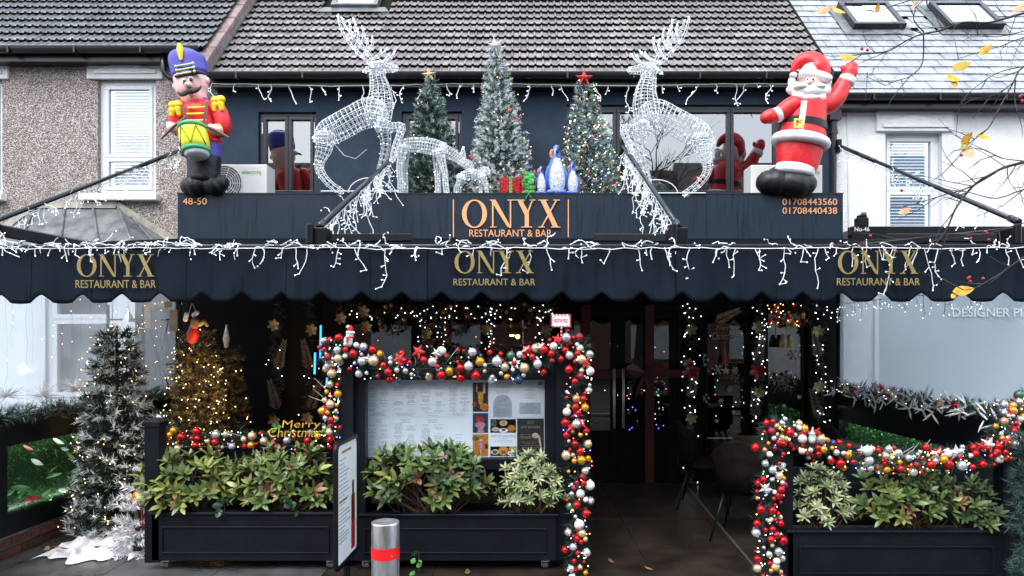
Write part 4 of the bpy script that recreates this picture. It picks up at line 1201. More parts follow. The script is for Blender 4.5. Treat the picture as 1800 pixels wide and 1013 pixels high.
hem.tube(ring,rd(9.5),12,caps=False); hem.build('coat_hem',MAT['fab_white'],S,smooth=True)
def band(T,name,mat,c0,rx,ry,h,Y,tilt,parent=None):
    mb = MB(); n = 32; lo=[]; hi=[]; c = W(*c0,Y)
    for k in range(n):
        a = 2*math.pi*k/n; x = c.x+px(rx,Y)*math.cos(a); y = Y+px(ry,Y)*math.sin(a); z = c.z-px(tilt,Y)*math.cos(a)
        lo.append((x,y,z-px(h,Y)/2)); hi.append((x,y,z+px(h,Y)/2))
    mb.loft([lo,hi],caps=False); return mb.build(name,MAT[mat],parent or T,smooth=True)
band(S,'belt','fab_black',(1414,220.5),38.7,29.5,13,YI,5.5)
pl = MB(); off=[-0.168,-0.185,-0.19,-0.195,-0.20,-0.205,-0.215]
path=[W(1413-8*(k/6)**1.2,178+58*k/6,YI+off[k]) for k in range(7)]
lo=[];
vs=[]
for k,(p,o_) in enumerate(zip(path,off)):
    vs += [(p.x-rd(5),YI+o_-0.012,p.z),(p.x+rd(5),YI+o_-0.012,p.z)]
pl.add(vs,[(2*i,2*i+2,2*i+3,2*i+1) for i in range(6)]); pl.build('placket',MAT['fab_white'],S)
c = W(1404,217,YI-0.235); q = MB(); frame_bars(q,c.x-rd(8),c.x+rd(8),c.z-rd(8),c.z+rd(8),YI-0.245,rd(3.2),0.02); q.build('buckle',MAT['fab_lime'],S,bevel=0.004)
blobs(S,'arm','fab_red',[[(1440,186,18),(1456,183,17),(1470,172,16),(1481,152,14),(1490,136,12)]],YI,0.95)
blobs(S,'arm','fab_red',[[(1398,184,17),(1386,190,16),(1374,198,14),(1366,203,12)]],YI-0.06,0.95)
blobs(S,'cuff','fab_white',[[(1487,145,14.5),(1490,139,14.5)]],YI,1,18,3,0.4)
blobs(S,'cuff','fab_white',[[(1369,201,13.5),(1365,203,13.5)]],YI-0.06,1,18,3,0.4)
blobs(S,'mitten','fab_red',[[(1491,134,12),(1495,125,13),(1497,119,11)],[(1488,129,5),(1483,122,5),(1482,119,4.5)]],YI,0.8)
blobs(S,'mitten','fab_red',[[(1363,204,12),(1354,205,13),(1347,207,11)],[(1358,200,5),(1360,195,5)]],YI-0.06,0.8)
blobs(S,'head','fab_skin',[[(1424,150,20),(1425,138,22),(1426,128,20)]],YI,0.95)
disc(S,'nose','fab_skin',1422.5,145,5.5,5,YI,-0.17,0.04)
for u in (1420,1429.5): 
    e = disc(S,'eye','fab_white',u,139.5,3,3.4,YI,-0.146,0.01); disc(S,'pupil','print_black',u,139.5,1.9,2.1,YI,-0.155,0.008,parent=e)
bd = MB()
for u,v,ru,rv,dy in ((1422,163,30,15,-0.07),(1398,157,14,13,-0.03),(1448,158,13,14,-0.03),(1407,170,15,11,-0.09),(1437,172,15,11,-0.09),(1422,174,18,8,-0.10),(1392,146,7,12,0),(1454,143,8,15,0),(1408,153,13,6,-0.14),(1437,153,14,6,-0.14),(1390,158,8,7,-0.02)):
    c = W(u,v,YI+dy); bd.sphere((c.x,YI+dy,c.z),(rd(ru),rd(ru)*0.55+0.02,rd(rv)),18,10)
bd.build('beard',MAT['fab_white'],S,smooth=True)
blobs(S,'hat','fab_red',[[(1436,131,23),(1434,120,24),(1428,111,20),(1414,107,15),(1402,112,10),(1394,123,5)]],YI,0.85)
blobs(S,'hat_trim','fab_white',[[(1412,129,7.5),(1420,130,7.5),(1436,132,8),(1450,136,8),(1456,138,7)]],YI-0.1,1.0)
c = W(1393,134,YI); q = MB(); q.sphere((c.x,YI-0.03,c.z),(rd(7),rd(6),rd(5)),14,8); q.build('pompom',MAT['fab_white'],S,smooth=True)

D = thing('inflatable_drummer','inflatable toy drummer in tall blue hat and red jacket with drum','inflatable',W(360,343,YI))
blobs(D,'boot','fab_black',[[(334,328,16),(343,327,20),(352,324,16)]],YI-0.02,1.0)
blobs(D,'boot','fab_black',[[(370,325,17),(380,325,20),(386,322,16)]],YI,1.0)
blobs(D,'trouser','fab_black',[[(358,316,28),(359,300,28),(359,285,29),(359,275,28)]],YI,0.8,22,4,0.3)
blobs(D,'waistband','fab_blue',[[(359,277,28.5),(359,265,28),(359,254,27.5)]],YI,0.82,22,4,0.2)
blobs(D,'jacket','fab_red',[[(360,252,28),(358,235,28),(353,215,30),(349,198,32),(347,187,27),(345,178,16)]],YI,0.78,22,4,0.3)
for v,u0,u1 in ((189,330,361),(200,327,362),(212,331,363)):
    q = MB(); q.tube([W(u0+(u1-u0)*k/6,v-1.2*k/6+0.6,YI-0.18-0.03*math.sin(math.pi*k/6)) for k in range(7)],rd(1.7),8); q.build('braid',MAT['fab_yellow'],D,smooth=True)
blobs(D,'collar','fab_blue',[[(344,179,19),(344,173,19)]],YI,0.8,20,3,0.2)
blobs(D,'arm','fab_red',[[(319,190,13),(311,204,13),(308,218,12),(312,230,10),(310,226,9)]],YI-0.05,0.95)
blobs(D,'arm','fab_red',[[(380,188,14),(388,202,14),(392,218,14),(390,230,12),(380,230,9)]],YI-0.05,0.95)
blobs(D,'cuff','fab_yellow',[[(313,231,9),(308,227,9.5)]],YI-0.12,1,16,3,0.5)
blobs(D,'cuff','fab_yellow',[[(387,228,10),(380,229,10)]],YI-0.12,1,16,3,0.5)
blobs(D,'hand','fab_skin',[[(307,225,8),(302,224,9),(299,221,7)]],YI-0.2,0.9)
blobs(D,'hand','fab_skin',[[(383,228,8),(376,228,10),(371,225,7)]],YI-0.2,0.9)
for P in ([(327,206,2.2),(305,223,2.6),(284,244,1.6)],[(355,219,2.2),(378,229,2.6),(402,242,1.6)]):
    blobs(D,'drumstick','fab_brown',[P],YI-0.27,1.0,10)
for pts in ([(320,186),(325,200),(330,217)],[(365,180),(362,198),(359,217)]):
    q = MB(); vs=[]
    for (u,v),o_ in zip(pts,(-0.15,-0.2,-0.22)):
        p = W(u,v,YI+o_); vs += [(p.x-rd(2.2),YI+o_-0.012,p.z),(p.x+rd(2.2),YI+o_-0.012,p.z)]
    q.add(vs,[(0,2,3,1),(2,4,5,3)]); q.build('strap',MAT['print_black'],D)
for u,v,s in ((308,192,-1),(383,183,1)):
    e = blobs(D,'epaulette','fab_yellow',[[(u-6,v-7,6),(u+6,v-8,7)],[(u-5,v+2,6.5),(u-6,v+10,4)],[(u+5,v,6.5),(u+7,v+9,4)]],YI-0.13,0.9,12)
dr = thing  # drum built with its own parts below
ax = Vector((0.10,-0.35,-1)).normalized(); c0 = W(337,222,YI-0.33); c1 = W(346,270,YI-0.30)
def drum_ring(t,r_):
    c = c0.lerp(c1,t); a = Vector((1,0.1,0.12)).normalized(); b_ = Vector((0,-1,0.32)).normalized()
    return [c+a*math.cos(2*math.pi*k/24)*rd(r_)+b_*math.sin(2*math.pi*k/24)*rd(r_)*0.8 for k in range(24)]
q = MB(); q.loft([drum_ring(t,r_) for t,r_ in ((0.1,22),(0.3,23),(0.5,23.4),(0.7,23),(0.9,22))]); drum = q.build('drum',MAT['fab_lime'],D,smooth=True)
for a_,b_ in ((0.0,0.15),(0.85,1.0)):
    q = MB(); q.loft([drum_ring(a_,22.4),drum_ring((a_+b_)/2,23.4),drum_ring(b_,22.9)]); q.build('drum_rim',MAT['fab_green'],drum,smooth=True)
q = MB(); q.loft([drum_ring(-0.03,20),drum_ring(0.02,21.5)]); q.build('drum_skin',MAT['fab_white'],drum)
q = MB(); q.loft([drum_ring(0.98,21.5),drum_ring(1.12,16)]); q.build('drum_skin',MAT['fab_white'],drum,smooth=True)
q = MB()
zz = [drum_ring(0.18 if k % 2 else 0.82,24.0)[2+k*2] for k in range(5)]
q.tube(zz,rd(0.8),6); q.build('drum_cord',MAT['print_black'],drum)
blobs(D,'head','fab_skin',[[(341,170,22),(338,160,27),(336,148,28),(334,138,28)]],YI,0.9,22)
blobs(D,'ear','fab_skin',[[(309,152,6),(310,153,6)]],YI,0.7,12); blobs(D,'ear','fab_skin',[[(362,141,6),(363,142,6)]],YI,0.7,12)
disc(D,'nose','fab_skin',332,150,6.5,5.5,YI,-0.19,0.06)
for u,v in ((324,143),(335,139.5)):
    e = disc(D,'eye','fab_white',u,v,4.6,5,YI,-0.172,0.015); disc(D,'pupil','print_black',u+0.6,v+0.4,3.3,3.6,YI,-0.186,0.012,parent=e)
blobs(D,'moustache','print_black',[[(313,163,2),(321,166,4.5),(332,160,5),(343,159,5),(351,155,2.5),(353,152,1.5)]],YI-0.2,0.6,12)
blobs(D,'mouth','fab_red',[[(336,166,4),(337,169,3)]],YI-0.185,0.5,12)
blobs(D,'hat','fab_blue',[[(334,131,30.5),(331,118,31),(329,106,31),(328,98,28),(328,92,18)]],YI,0.9,24,4,0.3)
blobs(D,'visor','print_black',[[(309,135,2),(319,134,3),(333,129.5,3.6),(348,127,3.4),(360,130,2)]],YI-0.16,1.6,12)
for k,v in enumerate((117,124,131)):
    q = MB(); q.tube([W(309+k*1.5+i*30/6,v-i*0.9,YI-0.155-0.055*math.sin(math.pi*(i+0.7)/7)) for i in range(7)],rd(1.5),8)
    for i in (0,6): q.sphere(W(309+k*1.5+i*30/6,v-i*0.9,YI-0.17-0.02*(i==6)),rd(2.6),8,6)
    q.build('hat_braid',MAT['print_cream'],D,smooth=True)
blobs(D,'plume','fab_yellow',[[(318,104,3),(317,94,5),(316,84,5.5),(315,79,3)]],YI-0.2,0.7,12)

# ---- penguins
def penguin(u,vt,s,label):
    T = thing('light_up_penguin',label,'light-up penguin',W(u,342,YD),'blue light-up penguins')
    H = 340-vt; k = H/85
    def X(P): return [(u+a*k,340-b*k,r_*k) for a,b,r_ in P]
    blobs(T,'body','peng_blue',[X([(0,3,14),(0,20,18),(-1,40,16),(-1,58,10.5),(-1,70,8.5),(0,80,6)])],YD+0.03,0.9)
    blobs(T,'belly','peng_white',[X([(1.5,5,12),(1.5,20,14.5),(1.5,40,12.5),(1.5,56,7)])],YD-0.045*k,0.8)
    blobs(T,'flipper','peng_blue',[X([(-14,46,3),(-17.5,30,3.5),(-17,14,2)])],YD,1.2,10); blobs(T,'flipper','peng_blue',[X([(13,46,3),(17,30,3.5),(17.5,14,2)])],YD,1.2,10)
    for a in (-9,9): blobs(T,'foot','peng_blue',[X([(a-4,2,4.5),(a+4,2,4.5)])],YD-0.10*k,1.3,12)
    blobs(T,'beak','print_black',[X([(2,74,3.5),(4,80,2.6),(5,86,0.8)])],YD-0.06*k,0.9,10)
    blobs(T,'cheek_patch','orange',[X([(-8,76,2.5),(-9.5,70,3),(-8.5,63,2)])],YD-0.01,1.0,10)
penguin(978,256,1,'tallest blue and white light-up penguin, between its two chicks')
penguin(951,293,1,'shortest blue and white light-up penguin beside the red present')
penguin(1006,286,1,'middle-sized blue and white light-up penguin beside the multicoloured tree')
# ---- presents
def present(u0,u1,v0,v1,Y,dep,label,rz=0):
    T = thing('wrapped_present',label,'present',W((u0+u1)/2,v1,Y))
    mb = MB(); mb.pbox(u0,u1,v0,v1,Y,dep); mb.build('box',MAT['foil_red'],T,bevel=0.02)
    m_ = (u0+u1)/2; q = MB(); q.pbox(m_-2.5,m_+2.5,v0,v1,Y-0.006,0.005); q.pbox(m_-2.5,m_+2.5,v0-0.8,v0+0.2,Y-0.006,dep); q.build('ribbon',MAT['foil_green'],T)
    return T
present(879,916,311,341,8.30,0.26,'red foil present with thin green ribbon under the tall flocked tree')
T = present(916,941,304,342,8.20,0.2,'red foil present with large green holly bow beside the penguins')
q = MB()
for i in range(9):
    c = W(929+rnd.uniform(-2,2),306+i*4.2,8.17); sg = 1 if i % 2 else -1
    for s_ in (sg,-sg*0.8):
        d = Vector((s_,-0.3,rnd.uniform(-0.5,0.3))).normalized(); leaf_shape(q,c,d,d.cross(Vector((0,-1,0))).normalized(),0.085,0.05)
for s_ in (-1,1): q.bar(W(929,340,8.09),W(929+s_*9,356,8.08),0.018,0.006)
q.build('holly_bow',MAT['foil_green'],T)

# ================================================================== christmas trees
def tuft(mb, p, d, L, n, nl, r, pick, wd=0.011):
    d = d.normalized(); s1 = d.orthogonal().normalized(); s2 = d.cross(s1)
    for i in range(n):
        t = r.random(); a = r.uniform(0,2*math.pi)
        b = p + d*L*t
        o = (s1*math.cos(a)+s2*math.sin(a))
        e = b + (o*0.8+d*0.75)*nl*r.uniform(0.7,1.15)
        sd = (e-b).cross(Vector((r.uniform(-1,1),r.uniform(-1,1),r.uniform(-1,1))))
        if sd.length < 1e-6: continue
        sd = sd.normalized()*wd*0.5
        mb.add([b-sd,b+sd,e],[(0,1,2)],pick(r))

def xmas_tree(label, base, H, Rb, seed, mats, flock, bulbs, nb, lean=(0,0), top=None, group=None, nl=0.046, power=0.9, stand=True, tip_r=0.03, bulb_r=0.0055, tl=0.10, dens=1.0):
    r = random.Random(seed)
    base = Vector(base)
    T = thing('christmas_tree',label,'christmas tree',base,group)
    tr = MB(); tr.tube([base,base+Vector((lean[0],lean[1],H*0.98))],[0.035,0.008],8); tr.build('trunk',MAT['trunk'],T)
    mb = MB(); tips=[]
    z = 0.10*H*0.8 if stand else 0.02
    while z < H*0.97:
        f = z/H; rad = Rb*(1-f)**power+tip_r
        ax = base+Vector((lean[0]*f,lean[1]*f,z))
        n = max(5,int(2*math.pi*rad/0.085*dens))
        for k in range(n):
            a = 2*math.pi*(k+r.random()*0.8)/n; rr = rad*r.uniform(0.78,1.1)
            out = Vector((math.cos(a),math.sin(a),0))
            fl = flock*r.choice((0.15,0.9,1.4,1.7))
            for q,w_ in ((0.35,0.4),(0.68,0.8),(1.0,1.0)):
                if rad*q < 0.05 and q < 1: continue
                p = ax+out*rr*q*0.86+Vector((0,0,-0.10*rad*q+r.uniform(-0.03,0.03)))
                d = out+Vector((r.uniform(-0.5,0.5),r.uniform(-0.5,0.5),r.uniform(0.0,0.6)))
                pr = min(0.95,fl if q == 1 else fl*0.12)
                tuft(mb,p-d*0.03,d,tl,32 if q == 1 else 18,nl,r,lambda g,pr=pr:1 if g.random() < pr else (0 if g.random() < 0.7 else 2))
                if q == 1: tips.append(p+d.normalized()*tl*0.8)
        z += 0.085/dens
    tuft(mb,base+Vector((lean[0],lean[1],H*0.93)),Vector((0,0,1)),0.12,40,nl,r,lambda g:1 if g.random() < flock else 0)
    mb.build('foliage',mats,T,kind='stuff')
    front = [p for p in tips if p.y < base.y+0.1*Rb]
    if bulbs:
        per = {}
        for i in range(nb):
            p = r.choice(front)+Vector((r.uniform(-1,1)*0.04,-0.02,r.uniform(-1,1)*0.04))
            per.setdefault(r.choice(bulbs),[]).append(p)
        b = MB(); ms = list(per)
        for i,m_ in enumerate(ms):
            for p in per[m_]: b.octa(p,bulb_r,i)
        b.build('bulb_cluster',ms,T,kind='stuff')
    return T, front, base+Vector((lean[0],lean[1],H))

def tree_glow(T, spots, watts):
    for p in spots:      # what the strings of warm bulbs throw on the branches
        l = bpy.data.lights.new('warm_string_glow','POINT'); l.energy = watts; l.color = (1.0,0.58,0.24); l.shadow_soft_size = 0.03; l.specular_factor = 0.1
        o = link('warm_string_glow', l, T); o.location = p
def star_mesh(mb, c, ro, ri, n, depth, rot=0.0, mi=0):
    c = Vector(c); vs=[]
    for k in range(2*n):
        a = math.pi/2+rot+math.pi*k/n; rr = ro if k % 2 == 0 else ri
        vs.append(c+Vector((rr*math.cos(a),0,rr*math.sin(a))))
    vs += [c+Vector((0,-depth,0)),c+Vector((0,depth,0))]
    fs = [(k,(k+1)%(2*n),2*n) for k in range(2*n)]+[((k+1)%(2*n),k,2*n+1) for k in range(2*n)]
    mb.add(vs,fs,mi)
def nz(v, Y): return W(0,v,Y).z
t1,_,tp = xmas_tree('slim lightly frosted green tree with a gold star on the flat roof',(W(756,0,8.9).x,8.95,ZR-0.02),1.72,0.46,21,[MAT['needle'],MAT['flock_dim'],MAT['needle_blue']],0.6,[MAT['bulb_warm'],MAT['bulb_red'],MAT['bulb_green']],14,power=0.78,group='christmas trees on the flat roof')
q = MB(); star_mesh(q,tp+Vector((-0.02,-0.03,0.02)),0.105,0.045,5,0.03,0.1); q.build('star',MAT['gold_leaf'],t1)
t2,front,tp = xmas_tree('tall heavily flocked white tree with a silver star',(W(885,0,8.8).x,8.85,ZR-0.02),2.03,0.48,22,[MAT['needle'],MAT['flock'],MAT['flock_dim']],1.15,[MAT['bulb_warm'],MAT['bulb_red'],MAT['bulb_amber']],22,group='christmas trees on the flat roof',dens=1.15,lean=(-0.10,0))
q = MB(); star_mesh(q,tp+Vector((0,-0.03,0.03)),0.15,0.055,7,0.05,0.2); star_mesh(q,tp+Vector((0,-0.05,0.03)),0.09,0.04,7,0.05,0.6); q.build('star',MAT['star_silver'],t2)
for i in range(4):
    p = rnd.choice(front); q = MB(); leaf_shape(q,p,Vector((0.2,-0.3,-1)).normalized(),Vector((1,0,0)),0.07,0.05); q.build('red_ornament',MAT['star_red'],t2)
t3,_,tp = xmas_tree('small frosted tree wrapped in multicoloured lights with a red star',(W(1040,0,8.75).x,8.75,ZR-0.02),1.60,0.42,23,[MAT['needle'],MAT['flock_dim'],MAT['flock']],0.62,BULB_MULTI,150,power=0.78,group='christmas trees on the flat roof',lean=(-0.10,0),bulb_r=0.0065)
q = MB(); star_mesh(q,tp+Vector((0,-0.03,0.02)),0.12,0.05,5,0.03,0.0); star_mesh(q,tp+Vector((0,-0.06,0.02)),0.07,0.03,5,0.03,0.0); q.build('star',MAT['star_red'],t3)
# terrace trees
t4,_,_ = xmas_tree('frosted green christmas tree with warm lights standing on white cloth',(W(205,0,5.95).x,5.95,0.0),1.83,0.31,24,[MAT['needle_dark'],MAT['flock'],MAT['needle']],0.5,[MAT['bulb_warm']],90,power=0.68,tip_r=0.07,bulb_r=0.005,nl=0.06)
t5,_,tp = xmas_tree('slim brown-green tree covered in warm lights below the hanging toy',(W(346,0,7.0).x,7.0,0.0),1.82,0.28,25,[MAT['needle_brown'],MAT['flock_dim'],MAT['needle_dark']],0.12,[MAT['bulb_warm']],170,power=0.5,tip_r=0.06,bulb_r=0.0058)
t6,_,tp = xmas_tree('dark slim tree with warm lights and a silver finial beside the gold leaf wall',(W(398,0,7.4).x,7.4,0.0),1.68,0.22,26,[MAT['needle_dark'],MAT['needle_brown'],MAT['needle_dark']],0.3,[MAT['bulb_warm']],70,power=0.5,tip_r=0.06,bulb_r=0.0058)
q = MB(); q.tube([tp-Vector((0,0,0.05)),tp+Vector((0,0,0.05)),tp+Vector((0,0,0.2))],[0.02,0.035,0.004],8); q.build('finial',MAT['star_silver'],t6)
t7,_,_ = xmas_tree('small white tinsel tree behind the planter post',(W(236,0,5.45).x,5.5,0.0),0.62,0.16,27,[MAT['flock_white'],MAT['flock_white'],MAT['flock']],0.8,None,0,stand=False,nl=0.05)
tree_glow(t5,[W(330,650,6.62),W(362,620,6.62),W(350,690,6.6),W(335,735,6.55)],1.6)
tree_glow(t6,[W(398,650,7.1),W(405,710,7.05)],1.0)
tree_glow(t4,[W(195,660,5.58),W(220,740,5.52),W(185,820,5.5)],0.22)
# hanging toy above the slim tree
HT = thing('hanging_toy','small plush reindeer toy in red hanging under the awning','toy',W(340,590,7.0))
def pb(T,name,mat,Ps,Y,depth=0.9,n=12): return blobs(T,name,mat,Ps,Y,depth,n,3)
pb(HT,'body','star_red',[[(338,596,9),(340,586,10),(341,576,8)]],6.8); pb(HT,'head','brown_card',[[(342,572,7),(344,565,8)]],6.78); pb(HT,'arm','gold_leaf',[[(350,570,5),(360,566,4),(364,572,3)]],6.78); pb(HT,'hat','fab_white',[[(326,562,4),(328,553,4)],[(342,554,5),(346,550,4)]],6.78)
q = MB(); q.tube([W(330,556,6.8),W(337,534,6.8)],0.004,4); q.tube([W(346,552,6.8),W(339,534,6.8)],0.004,4); q.build('hanger',MAT['twig_white'],HT)
# metal plant stand and paper bags in front of the bay
GT = thing('metal_rack','black metal rack with brown paper hung on it behind the slim trees','rack',W(255,700,7.8))
q = MB()
for u in (190,252,318): q.tube([W(u,536,7.8),W(u,870,7.8)],0.018,6)
for v in (562,640,720): q.tube([W(190,v,7.8),W(318,v,7.8)],0.010,6)
for u0,u1 in ((258,300),(262,290),(296,264)): q.tube([W(u0,566,7.8),W(u1,690,7.8)],0.006,5)
q.build('frame',MAT['black_metal'],GT)
for u0,u1,v0,v1 in ((253,265,536,578),(298,312,545,582),(266,300,530,540)):
    q = MB(); q.pbox(u0,u1,v0,v1,7.76,0.02); q.build('paper_sheet',MAT['brown_card'],GT)
HG = thing('hanging_bell','small silver hanging ornament in front of the metal rack','ornament',W(225,560,7.2))
q = MB(); q.tube([W(226,535,7.2),W(226,548,7.2)],0.003,4); q.tube([W(226,548,7.2),W(226,560,7.2),W(226,566,7.2)],[0.01,0.05,0.06],10); star_mesh(q,W(243,578,7.2),0.06,0.02,4,0.015); q.build('ornament',MAT['steel'],HG)
# white cloth, gold ball and stocking by the tree
CL = MB(); n = 40; m_ = 22; vs=[]
for i in range(n+1):
    for j in range(m_+1):
        a = i/n; b = j/m_
        u = 84+a*170; Yc = 5.28+b*0.62+0.07*math.sin(a*9)+0.05*math.sin(a*23)
        x = (u-CX)*5.5/F
        edge = min(1, min(a,1-a)*6, (b+0.02)*5)
        z = 0.006+edge*(0.03*abs(math.sin(a*11+b*4))+0.03*abs(math.sin(a*5-b*7))+0.03*b+0.02*math.sin(a*31+b*13)+0.012*math.sin(a*57-b*23))
        vs.append((x,Yc,max(z,0.005)))
CL.add(vs,[(i*(m_+1)+j,(i+1)*(m_+1)+j,(i+1)*(m_+1)+j+1,i*(m_+1)+j+1) for i in range(n) for j in range(m_)])
tag(CL.build('white_cloth',MAT['cloth_white'],smooth=True),'crumpled white cloth spread on the paving under the frosted tree','cloth')
q = MB(); q.sphere(W(247,876,5.5),0.07,16,10); tag(q.build('gold_ball',MAT['b_gold'],smooth=True),'large gold ball resting among the white tinsel tree behind the planter post','ball')
GN = thing('gift_bag','red and green gift bag half hidden behind the planter post','gift bag',W(254,930,5.5))
q = MB(); q.pbox(248,270,898,935,5.5,0.08); q.build('bag',MAT['foil_red'],GN,bevel=0.01); q = MB(); q.pbox(248,270,888,897.5,5.5,0.08); q.build('green_band',MAT['foil_green'],GN)

# ================================================================== planters
MG = ('rubber','steel')
def castor(T,x,y):
    q = MB(); q.tube([(x-0.02,y,0.03),(x+0.02,y,0.03)],0.028,12); c = q.build('castor',MAT['ac_grey'],T)
    q = MB(); q.box(x-0.03,x+0.03,y-0.03,y+0.03,0.055,0.075); q.box(x-0.03,x-0.024,y-0.02,y+0.02,0.02,0.056); q.build('castor_fork',MAT['steel'],c)
def post(T,u0,u1,vt,Y,dep=0.1,name='post'):
    a = W(u0,vt,Y); b = W(u1,0,Y); q = MB(); zt = a.z
    q.box(a.x,b.x,Y,Y+dep,0.06,zt-0.035); q.box(a.x-0.012,b.x+0.012,Y-0.012,Y+dep+0.012,zt-0.05,zt-0.018)
    cx_=(a.x+b.x)/2; cy=Y+dep/2
    q.add([(a.x-0.006,Y-0.006,zt-0.018),(b.x+0.006,Y-0.006,zt-0.018),(b.x+0.006,Y+dep+0.006,zt-0.018),(a.x-0.006,Y+dep+0.006,zt-0.018),(cx_-0.02,cy-0.02,zt+0.012),(cx_+0.02,cy-0.02,zt+0.012),(cx_+0.02,cy+0.02,zt+0.012),(cx_-0.02,cy+0.02,zt+0.012)],
          [(0,1,5,4),(1,2,6,5),(2,3,7,6),(3,0,4,7),(4,5,6,7)])
    q.build(name,MAT['navy_wood'],T)
def planter(label,u0,u1,vt,Y,dep,panel=None):
    a = W(u0,vt,Y); b = W(u1,0,Y); z1 = a.z; z0 = 0.075
    T = thing('planter',label,'planter',((a.x+b.x)/2,Y+dep/2,0),'dark wooden planters')
    q = MB(); q.box(a.x,b.x,Y,Y+0.03,z0,z1); q.box(a.x,b.x,Y+dep-0.03,Y+dep,z0,z1); q.box(a.x,a.x+0.03,Y+0.03,Y+dep-0.03,z0,z1); q.box(b.x-0.03,b.x,Y+0.03,Y+dep-0.03,z0,z1); q.box(a.x+0.03,b.x-0.03,Y+0.03,Y+dep-0.03,z0,z0+0.02)
    q.build('trough',MAT['navy_wood'],T,bevel=0.004)
    q = MB(); q.box(a.x-0.015,b.x+0.015,Y-0.02,Y+0.035,z1+0.001,z1+0.022); q.build('top_rail',MAT['navy_wood'],T,bevel=0.006)
    q = MB(); i = 0.075; frame_bars(q,a.x+i,b.x-i,z0+0.055,z1-0.085,Y-0.011,0.013,0.0105); q.build('panel_moulding',MAT['navy_wood'],T,bevel=0.003)
    q = MB(); q.box(a.x+0.035,b.x-0.035,Y+0.035,Y+dep-0.035,z1-0.09,z1-0.05); q.build('soil',MAT['soil'],T)
    for x in (a.x+0.08,b.x-0.08):
        for y in (Y+0.07,Y+dep-0.07): castor(T,x,y)
    return T
P1 = planter('low dark planter with leafy shrub between the frosted tree and the menu case',266,597,905,5.05,0.40)
post(P1,254,279,738,5.05,0.10)
q = MB(); a = W(282,0,5.5); b = W(597,0,5.5)
for k,(va,vb) in enumerate(((786,812),(813,838),(839,864),(865,900))):
    q = MB(); q.box(a.x,b.x,5.47,5.49,W(0,vb,5.47).z,W(0,va,5.47).z); q.build('back_board',MAT['navy_wood'],P1,bevel=0.003)
P2 = planter('dark planter carrying the glazed menu case',622,978,908,5.05,0.42)
post(P2,598,621,627,5.10,0.10); post(P2,622,642,632,5.16,0.09); post(P2,958,976,632,5.16,0.09); post(P2,977,1001,627,5.10,0.10)
P3 = planter('dark planter with three shrubs beside the entrance walkway and the milky screen',1384,1766,937,4.60,0.42)
post(P3,1370,1394,752,4.60,0.10); post(P3,1764,1788,757,4.60,0.10)
a = W(1386,0,4.98); b = W(1775,0,4.98)
for k,(va,vb) in enumerate(((822,848),(849,875),(876,905),(906,940))):
    q = MB(); q.box(a.x,b.x,4.98,5.0,W(0,vb,4.98).z,W(0,va,4.98).z); q.build('back_board',MAT['navy_wood'],P3,bevel=0.003)

# ---- menu case
MC = thing('menu_case','large glazed menu case showing white menu pages and food pictures','menu board',W(800,900,5.35))
YM = 5.36
q = MB(); A = W(632,826,YM-0.06); Bq = W(968,648,YM-0.06)
q.box(A.x,Bq.x,YM-0.06,YM+0.06,A.z,A.z+px(19,YM)); q.box(A.x,Bq.x,YM-0.06,YM+0.06,Bq.z-px(18,YM),Bq.z)
q.box(A.x,A.x+px(7,YM),YM-0.06,YM+0.06,A.z+px(19,YM),Bq.z-px(18,YM)); q.box(Bq.x-px(7,YM),Bq.x,YM-0.06,YM+0.06,A.z+px(19,YM),Bq.z-px(18,YM))
q.box(A.x+0.01,Bq.x-0.01,YM+0.035,YM+0.058,A.z+0.05,Bq.z-0.05)
for x in (A.x+0.02,Bq.x-0.06): q.box(x,x+0.04,YM+0.062,YM+0.10,0.1,A.z+0.3)
q.build('case_frame',MAT['navy_wood'],MC,bevel=0.004)
YP = YM+0.02
def prect(T,name,mat,u0,u1,v0,v1,y,parent=None):
    q = MB(); q.pbox(u0,u1,v0,v1,y,0.001); return q.build(name,MAT[mat],parent or T)
bk = prect(MC,'backing_sheet','paper',640,960,668,806,YP)
def lines(T,u0,u1,v0,v1,step,fill,y,mat='print_grey',h=0.55,seed=0):
    r = random.Random(seed); q = MB(); v = v0
    while v < v1:
        if r.random() < fill:
            wd = (u1-u0)*r.uniform(0.35,0.95); c = (u0+u1)/2
            x = c-wd/2
            while x < c+wd/2:
                w_ = r.uniform(2,7); q.pbox(x,min(x+w_,c+wd/2),v,v+h,y,0.0004); x += w_+1.1
        v += step
    if q.v: q.build('print_lines',MAT[mat],T,kind='stuff')
pages = [(643,687,671,733),(688,735,671,733),(736,784,671,733),(785,828,671,733),(643,687,735,804),(688,735,735,804),(736,784,735,804),(785,828,735,804)]
for i,(a_,b_,c_,d_) in enumerate(pages):
    pg = prect(MC,'menu_page','paper',a_,b_,c_,d_,YP-0.003)
    if i == 7:
        lines(pg,a_+8,b_-8,764,780,6,1,YP-0.0036,seed=i); continue
    m2 = (a_+b_)/2
    lines(pg,a_+12,b_-12,c_+3,c_+8,2.2,1,YP-0.0036,seed=i)
    lines(pg,a_+2,m2-1,c_+10,d_-10,1.9,0.72,YP-0.0036,seed=i+50); lines(pg,m2+1,b_-2,c_+12,d_-10,1.9,0.66,YP-0.0036,seed=i+90)
    lines(pg,a_+2,b_-2,d_-7,d_-2,2.0,0.9,YP-0.0036,seed=i+130)
pg = prect(MC,'menu_page','paper',860,907,671,734,YP-0.003)
q = MB(); arch=[(867+(16*(1-math.cos(math.pi*k/14)))*1.03, 711-17*math.sin(math.pi*k/14)) for k in range(15)]+[(900,733),(867,733)]; q.ppoly(arch,YP-0.0036,0.0004); q.build('arch_panel',MAT['print_pale'],pg)
lines(pg,869,898,699,732,1.9,0.85,YP-0.0044,seed=5); lines(pg,861,905,673,692,2.0,0.8,YP-0.0036,seed=6)
